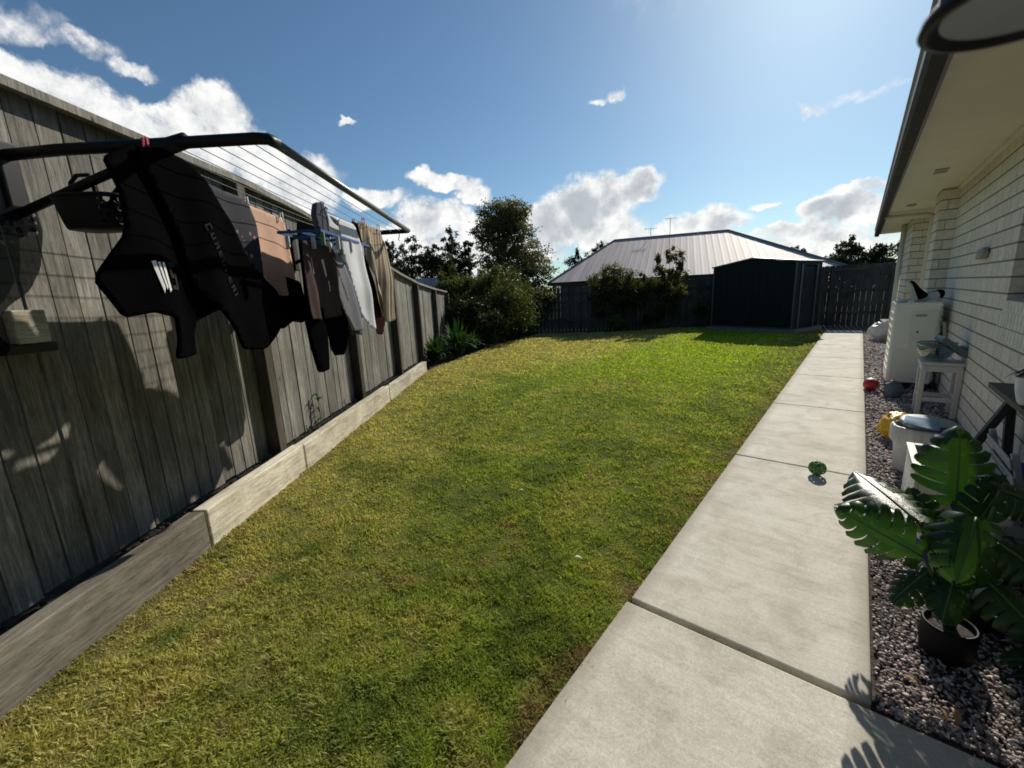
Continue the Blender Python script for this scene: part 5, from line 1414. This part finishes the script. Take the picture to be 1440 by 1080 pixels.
# azimuth, elevation, half width, half height, density, greyness
BL = [(-86.2,19.3,4.2,2.4,1,.2),(-82.5,17.8,5.2,2.7,1,.25),(-78.4,16.4,5.5,2.9,1,.25),(-74.6,16.6,4.6,3.0,1,.2),(-71.0,18.8,3.6,3.2,1,.5),(-69.5,15.6,7.0,3.8,1,.3),(-64.5,13.6,5.6,4.0,1,.3),
      (-80.3,22.6,3.0,1.0,.5,0),(-77.4,21.6,2.3,.9,.6,0),(-84.0,23.5,3.6,1.6,.35,.3),(-88,25,3,1.5,.35,.3),(-57.5,19.6,1.2,.5,.75,0),(-55.5,12.4,4.4,1.4,.8,.1),
      (-46.6,14.4,4.6,1.4,1,.25),(-43.6,12.9,2.8,1.6,1,.5),(-48.8,9.8,6.0,2.6,1,.55),(-53.5,7.3,5,2.2,1,.2),(-42.6,7.9,4.3,2.8,1,.3),
      (-28.6,10.8,6.4,3.4,1,1),(-23.2,12.0,3.2,2.1,1,.9),(-33.6,8.8,4.6,3.2,1,.8),(-27.0,7.6,6.3,2.2,1,.6),(-15.4,7.4,6.0,1.5,1,.6),(-13.9,8.6,2.4,.7,.7,0),
      (-2.5,7.2,3.4,1.7,1,1),(-6.2,5.6,4.4,1.1,1,.6),(-1.0,9.0,2.4,.6,.8,.1),(-3.2,4.8,3.4,.8,1,.7),(-25.4,21.4,1.2,.9,.55,0),(-27.2,21.2,1.3,.5,.4,0),(-5.8,16.6,1.8,.7,.45,0),(-1.5,17.2,5.5,.6,.25,0),
      (-44,5.2,12,3.0,.9,.25),(-20,4.6,12,2.4,.9,.25),(-5,3.6,9,2.2,.85,.25),(-50,5.8,8,2.8,1,.2),(-38,5.6,6.5,2.4,1,.3),(-22.6,6.0,8,1.5,1,.3),(-8.6,8.4,1.6,.4,.6,0),(-18.,34.,16,9,.16,0),(3,6,6,1.2,.7,.3),(14,8,7,2,.9,.5),(55,10,8,2,.8,.6),(-125,12,9,2.5,.8,.6)]
mx = None; gx = None
for (a0, e0, ra, re, dn, gr) in BL:
    u = math_(t, 'DIVIDE', math_(t, 'SUBTRACT', az, a0), ra*1.06); v = math_(t, 'DIVIDE', math_(t, 'SUBTRACT', el, e0), re*1.06)
    r2 = math_(t, 'MULTIPLY_ADD', u, u, math_(t, 'MULTIPLY', v, v))
    k = math_(t, 'MULTIPLY', math_(t, 'SUBTRACT', 1., r2, clamp=True), dn)
    mx = k if mx is None else math_(t, 'SMOOTH_MAX' if False else 'MAXIMUM', mx, k)
    if gr > 0:
        g = math_(t, 'MULTIPLY', k, gr); gx = g if gx is None else math_(t, 'MAXIMUM', gx, g)
fn = t.nodes.new('ShaderNodeTexNoise'); fn.inputs['Scale'].default_value = 22; fn.inputs['Detail'].default_value = 9; fn.inputs['Roughness'].default_value = .66; t.links.new(nv.outputs[0], fn.inputs['Vector'])
dens = math_(t, 'MULTIPLY', mx, math_(t, 'MULTIPLY_ADD', fn.outputs['Fac'], 3.2, -.55))
cov = t.nodes.new('ShaderNodeMapRange'); cov.interpolation_type = 'SMOOTHSTEP'; cov.inputs[1].default_value = .04; cov.inputs[2].default_value = .60; t.links.new(dens, cov.inputs[0])
gn = t.nodes.new('ShaderNodeTexNoise'); gn.inputs['Scale'].default_value = 17; gn.inputs['Detail'].default_value = 5; t.links.new(nv.outputs[0], gn.inputs['Vector'])
gm = t.nodes.new('ShaderNodeMapRange'); gm.interpolation_type = 'SMOOTHSTEP'; gm.inputs[1].default_value = .42; gm.inputs[2].default_value = 1.05
t.links.new(math_(t, 'MULTIPLY', gx, math_(t, 'MULTIPLY_ADD', gn.outputs['Fac'], 2.2, .05)), gm.inputs[0])
skyc = mixc(t, sky.outputs[0], (SKY*.80, SKY*1.03, SKY*1.14), 1., 'MULTIPLY')
cl = ramp(t, fn.outputs['Fac'], [(.32, (.62, .65, .68)), (.54, (1.0, 1.0, .98)), (.7, (1.12, 1.12, 1.09))])
cl = mixc(t, cl, (.40, .44, .49), math_(t, 'MULTIPLY', gm.outputs[0], .8))
fin = mixc(t, skyc, cl, math_(t, 'MULTIPLY', cov.outputs[0], .96))
t.links.new(fin, bg.inputs[0]); bg.inputs[1].default_value = 1.0
t.links.new(bg.outputs[0], out.inputs[0])
w.cycles.sampling_method = 'MANUAL'; w.cycles.sample_map_resolution = 512

sl = bpy.data.lights.new('sun', 'SUN'); sl.energy = 5.0; sl.angle = rad(.53); sl.color = (1., .93, .82)
so = bpy.data.objects.new('sun', sl); COL.objects.link(so)
S_ = Vector((math.sin(AZ)*math.cos(EL), math.cos(AZ)*math.cos(EL), math.sin(EL)))
so.rotation_euler = S_.to_track_quat('Z', 'Y').to_euler(); so.location = (0, 0, 20)

cd = bpy.data.cameras.new('camera'); co = bpy.data.objects.new('camera', cd); COL.objects.link(co)
ex = Vector((.77401198, .63161678, -.0443361)); ey = Vector((-.09688385, .1873415, .97750534)); ez = Vector((.62571477, -.75230539, .20619803))
m = Matrix((ex, ey, ez)).transposed().to_4x4(); m.translation = (0, 0, 1.4); co.matrix_world = m
cd.sensor_fit = 'HORIZONTAL'; cd.sensor_width = 36; cd.lens = 586/1440*36; cd.clip_start = .02; cd.clip_end = 2000
cd.dof.use_dof = True; cd.dof.focus_distance = 4.5; cd.dof.aperture_fstop = 14.65/3.6
sc.camera = co
sc.view_settings.view_transform = 'Standard'; sc.view_settings.look = 'None'; sc.view_settings.exposure = 0; sc.view_settings.gamma = 1
sc.render.engine = 'CYCLES'
sc.cycles.max_bounces = 6; sc.cycles.transparent_max_bounces = 12; sc.cycles.filter_width = 1.7
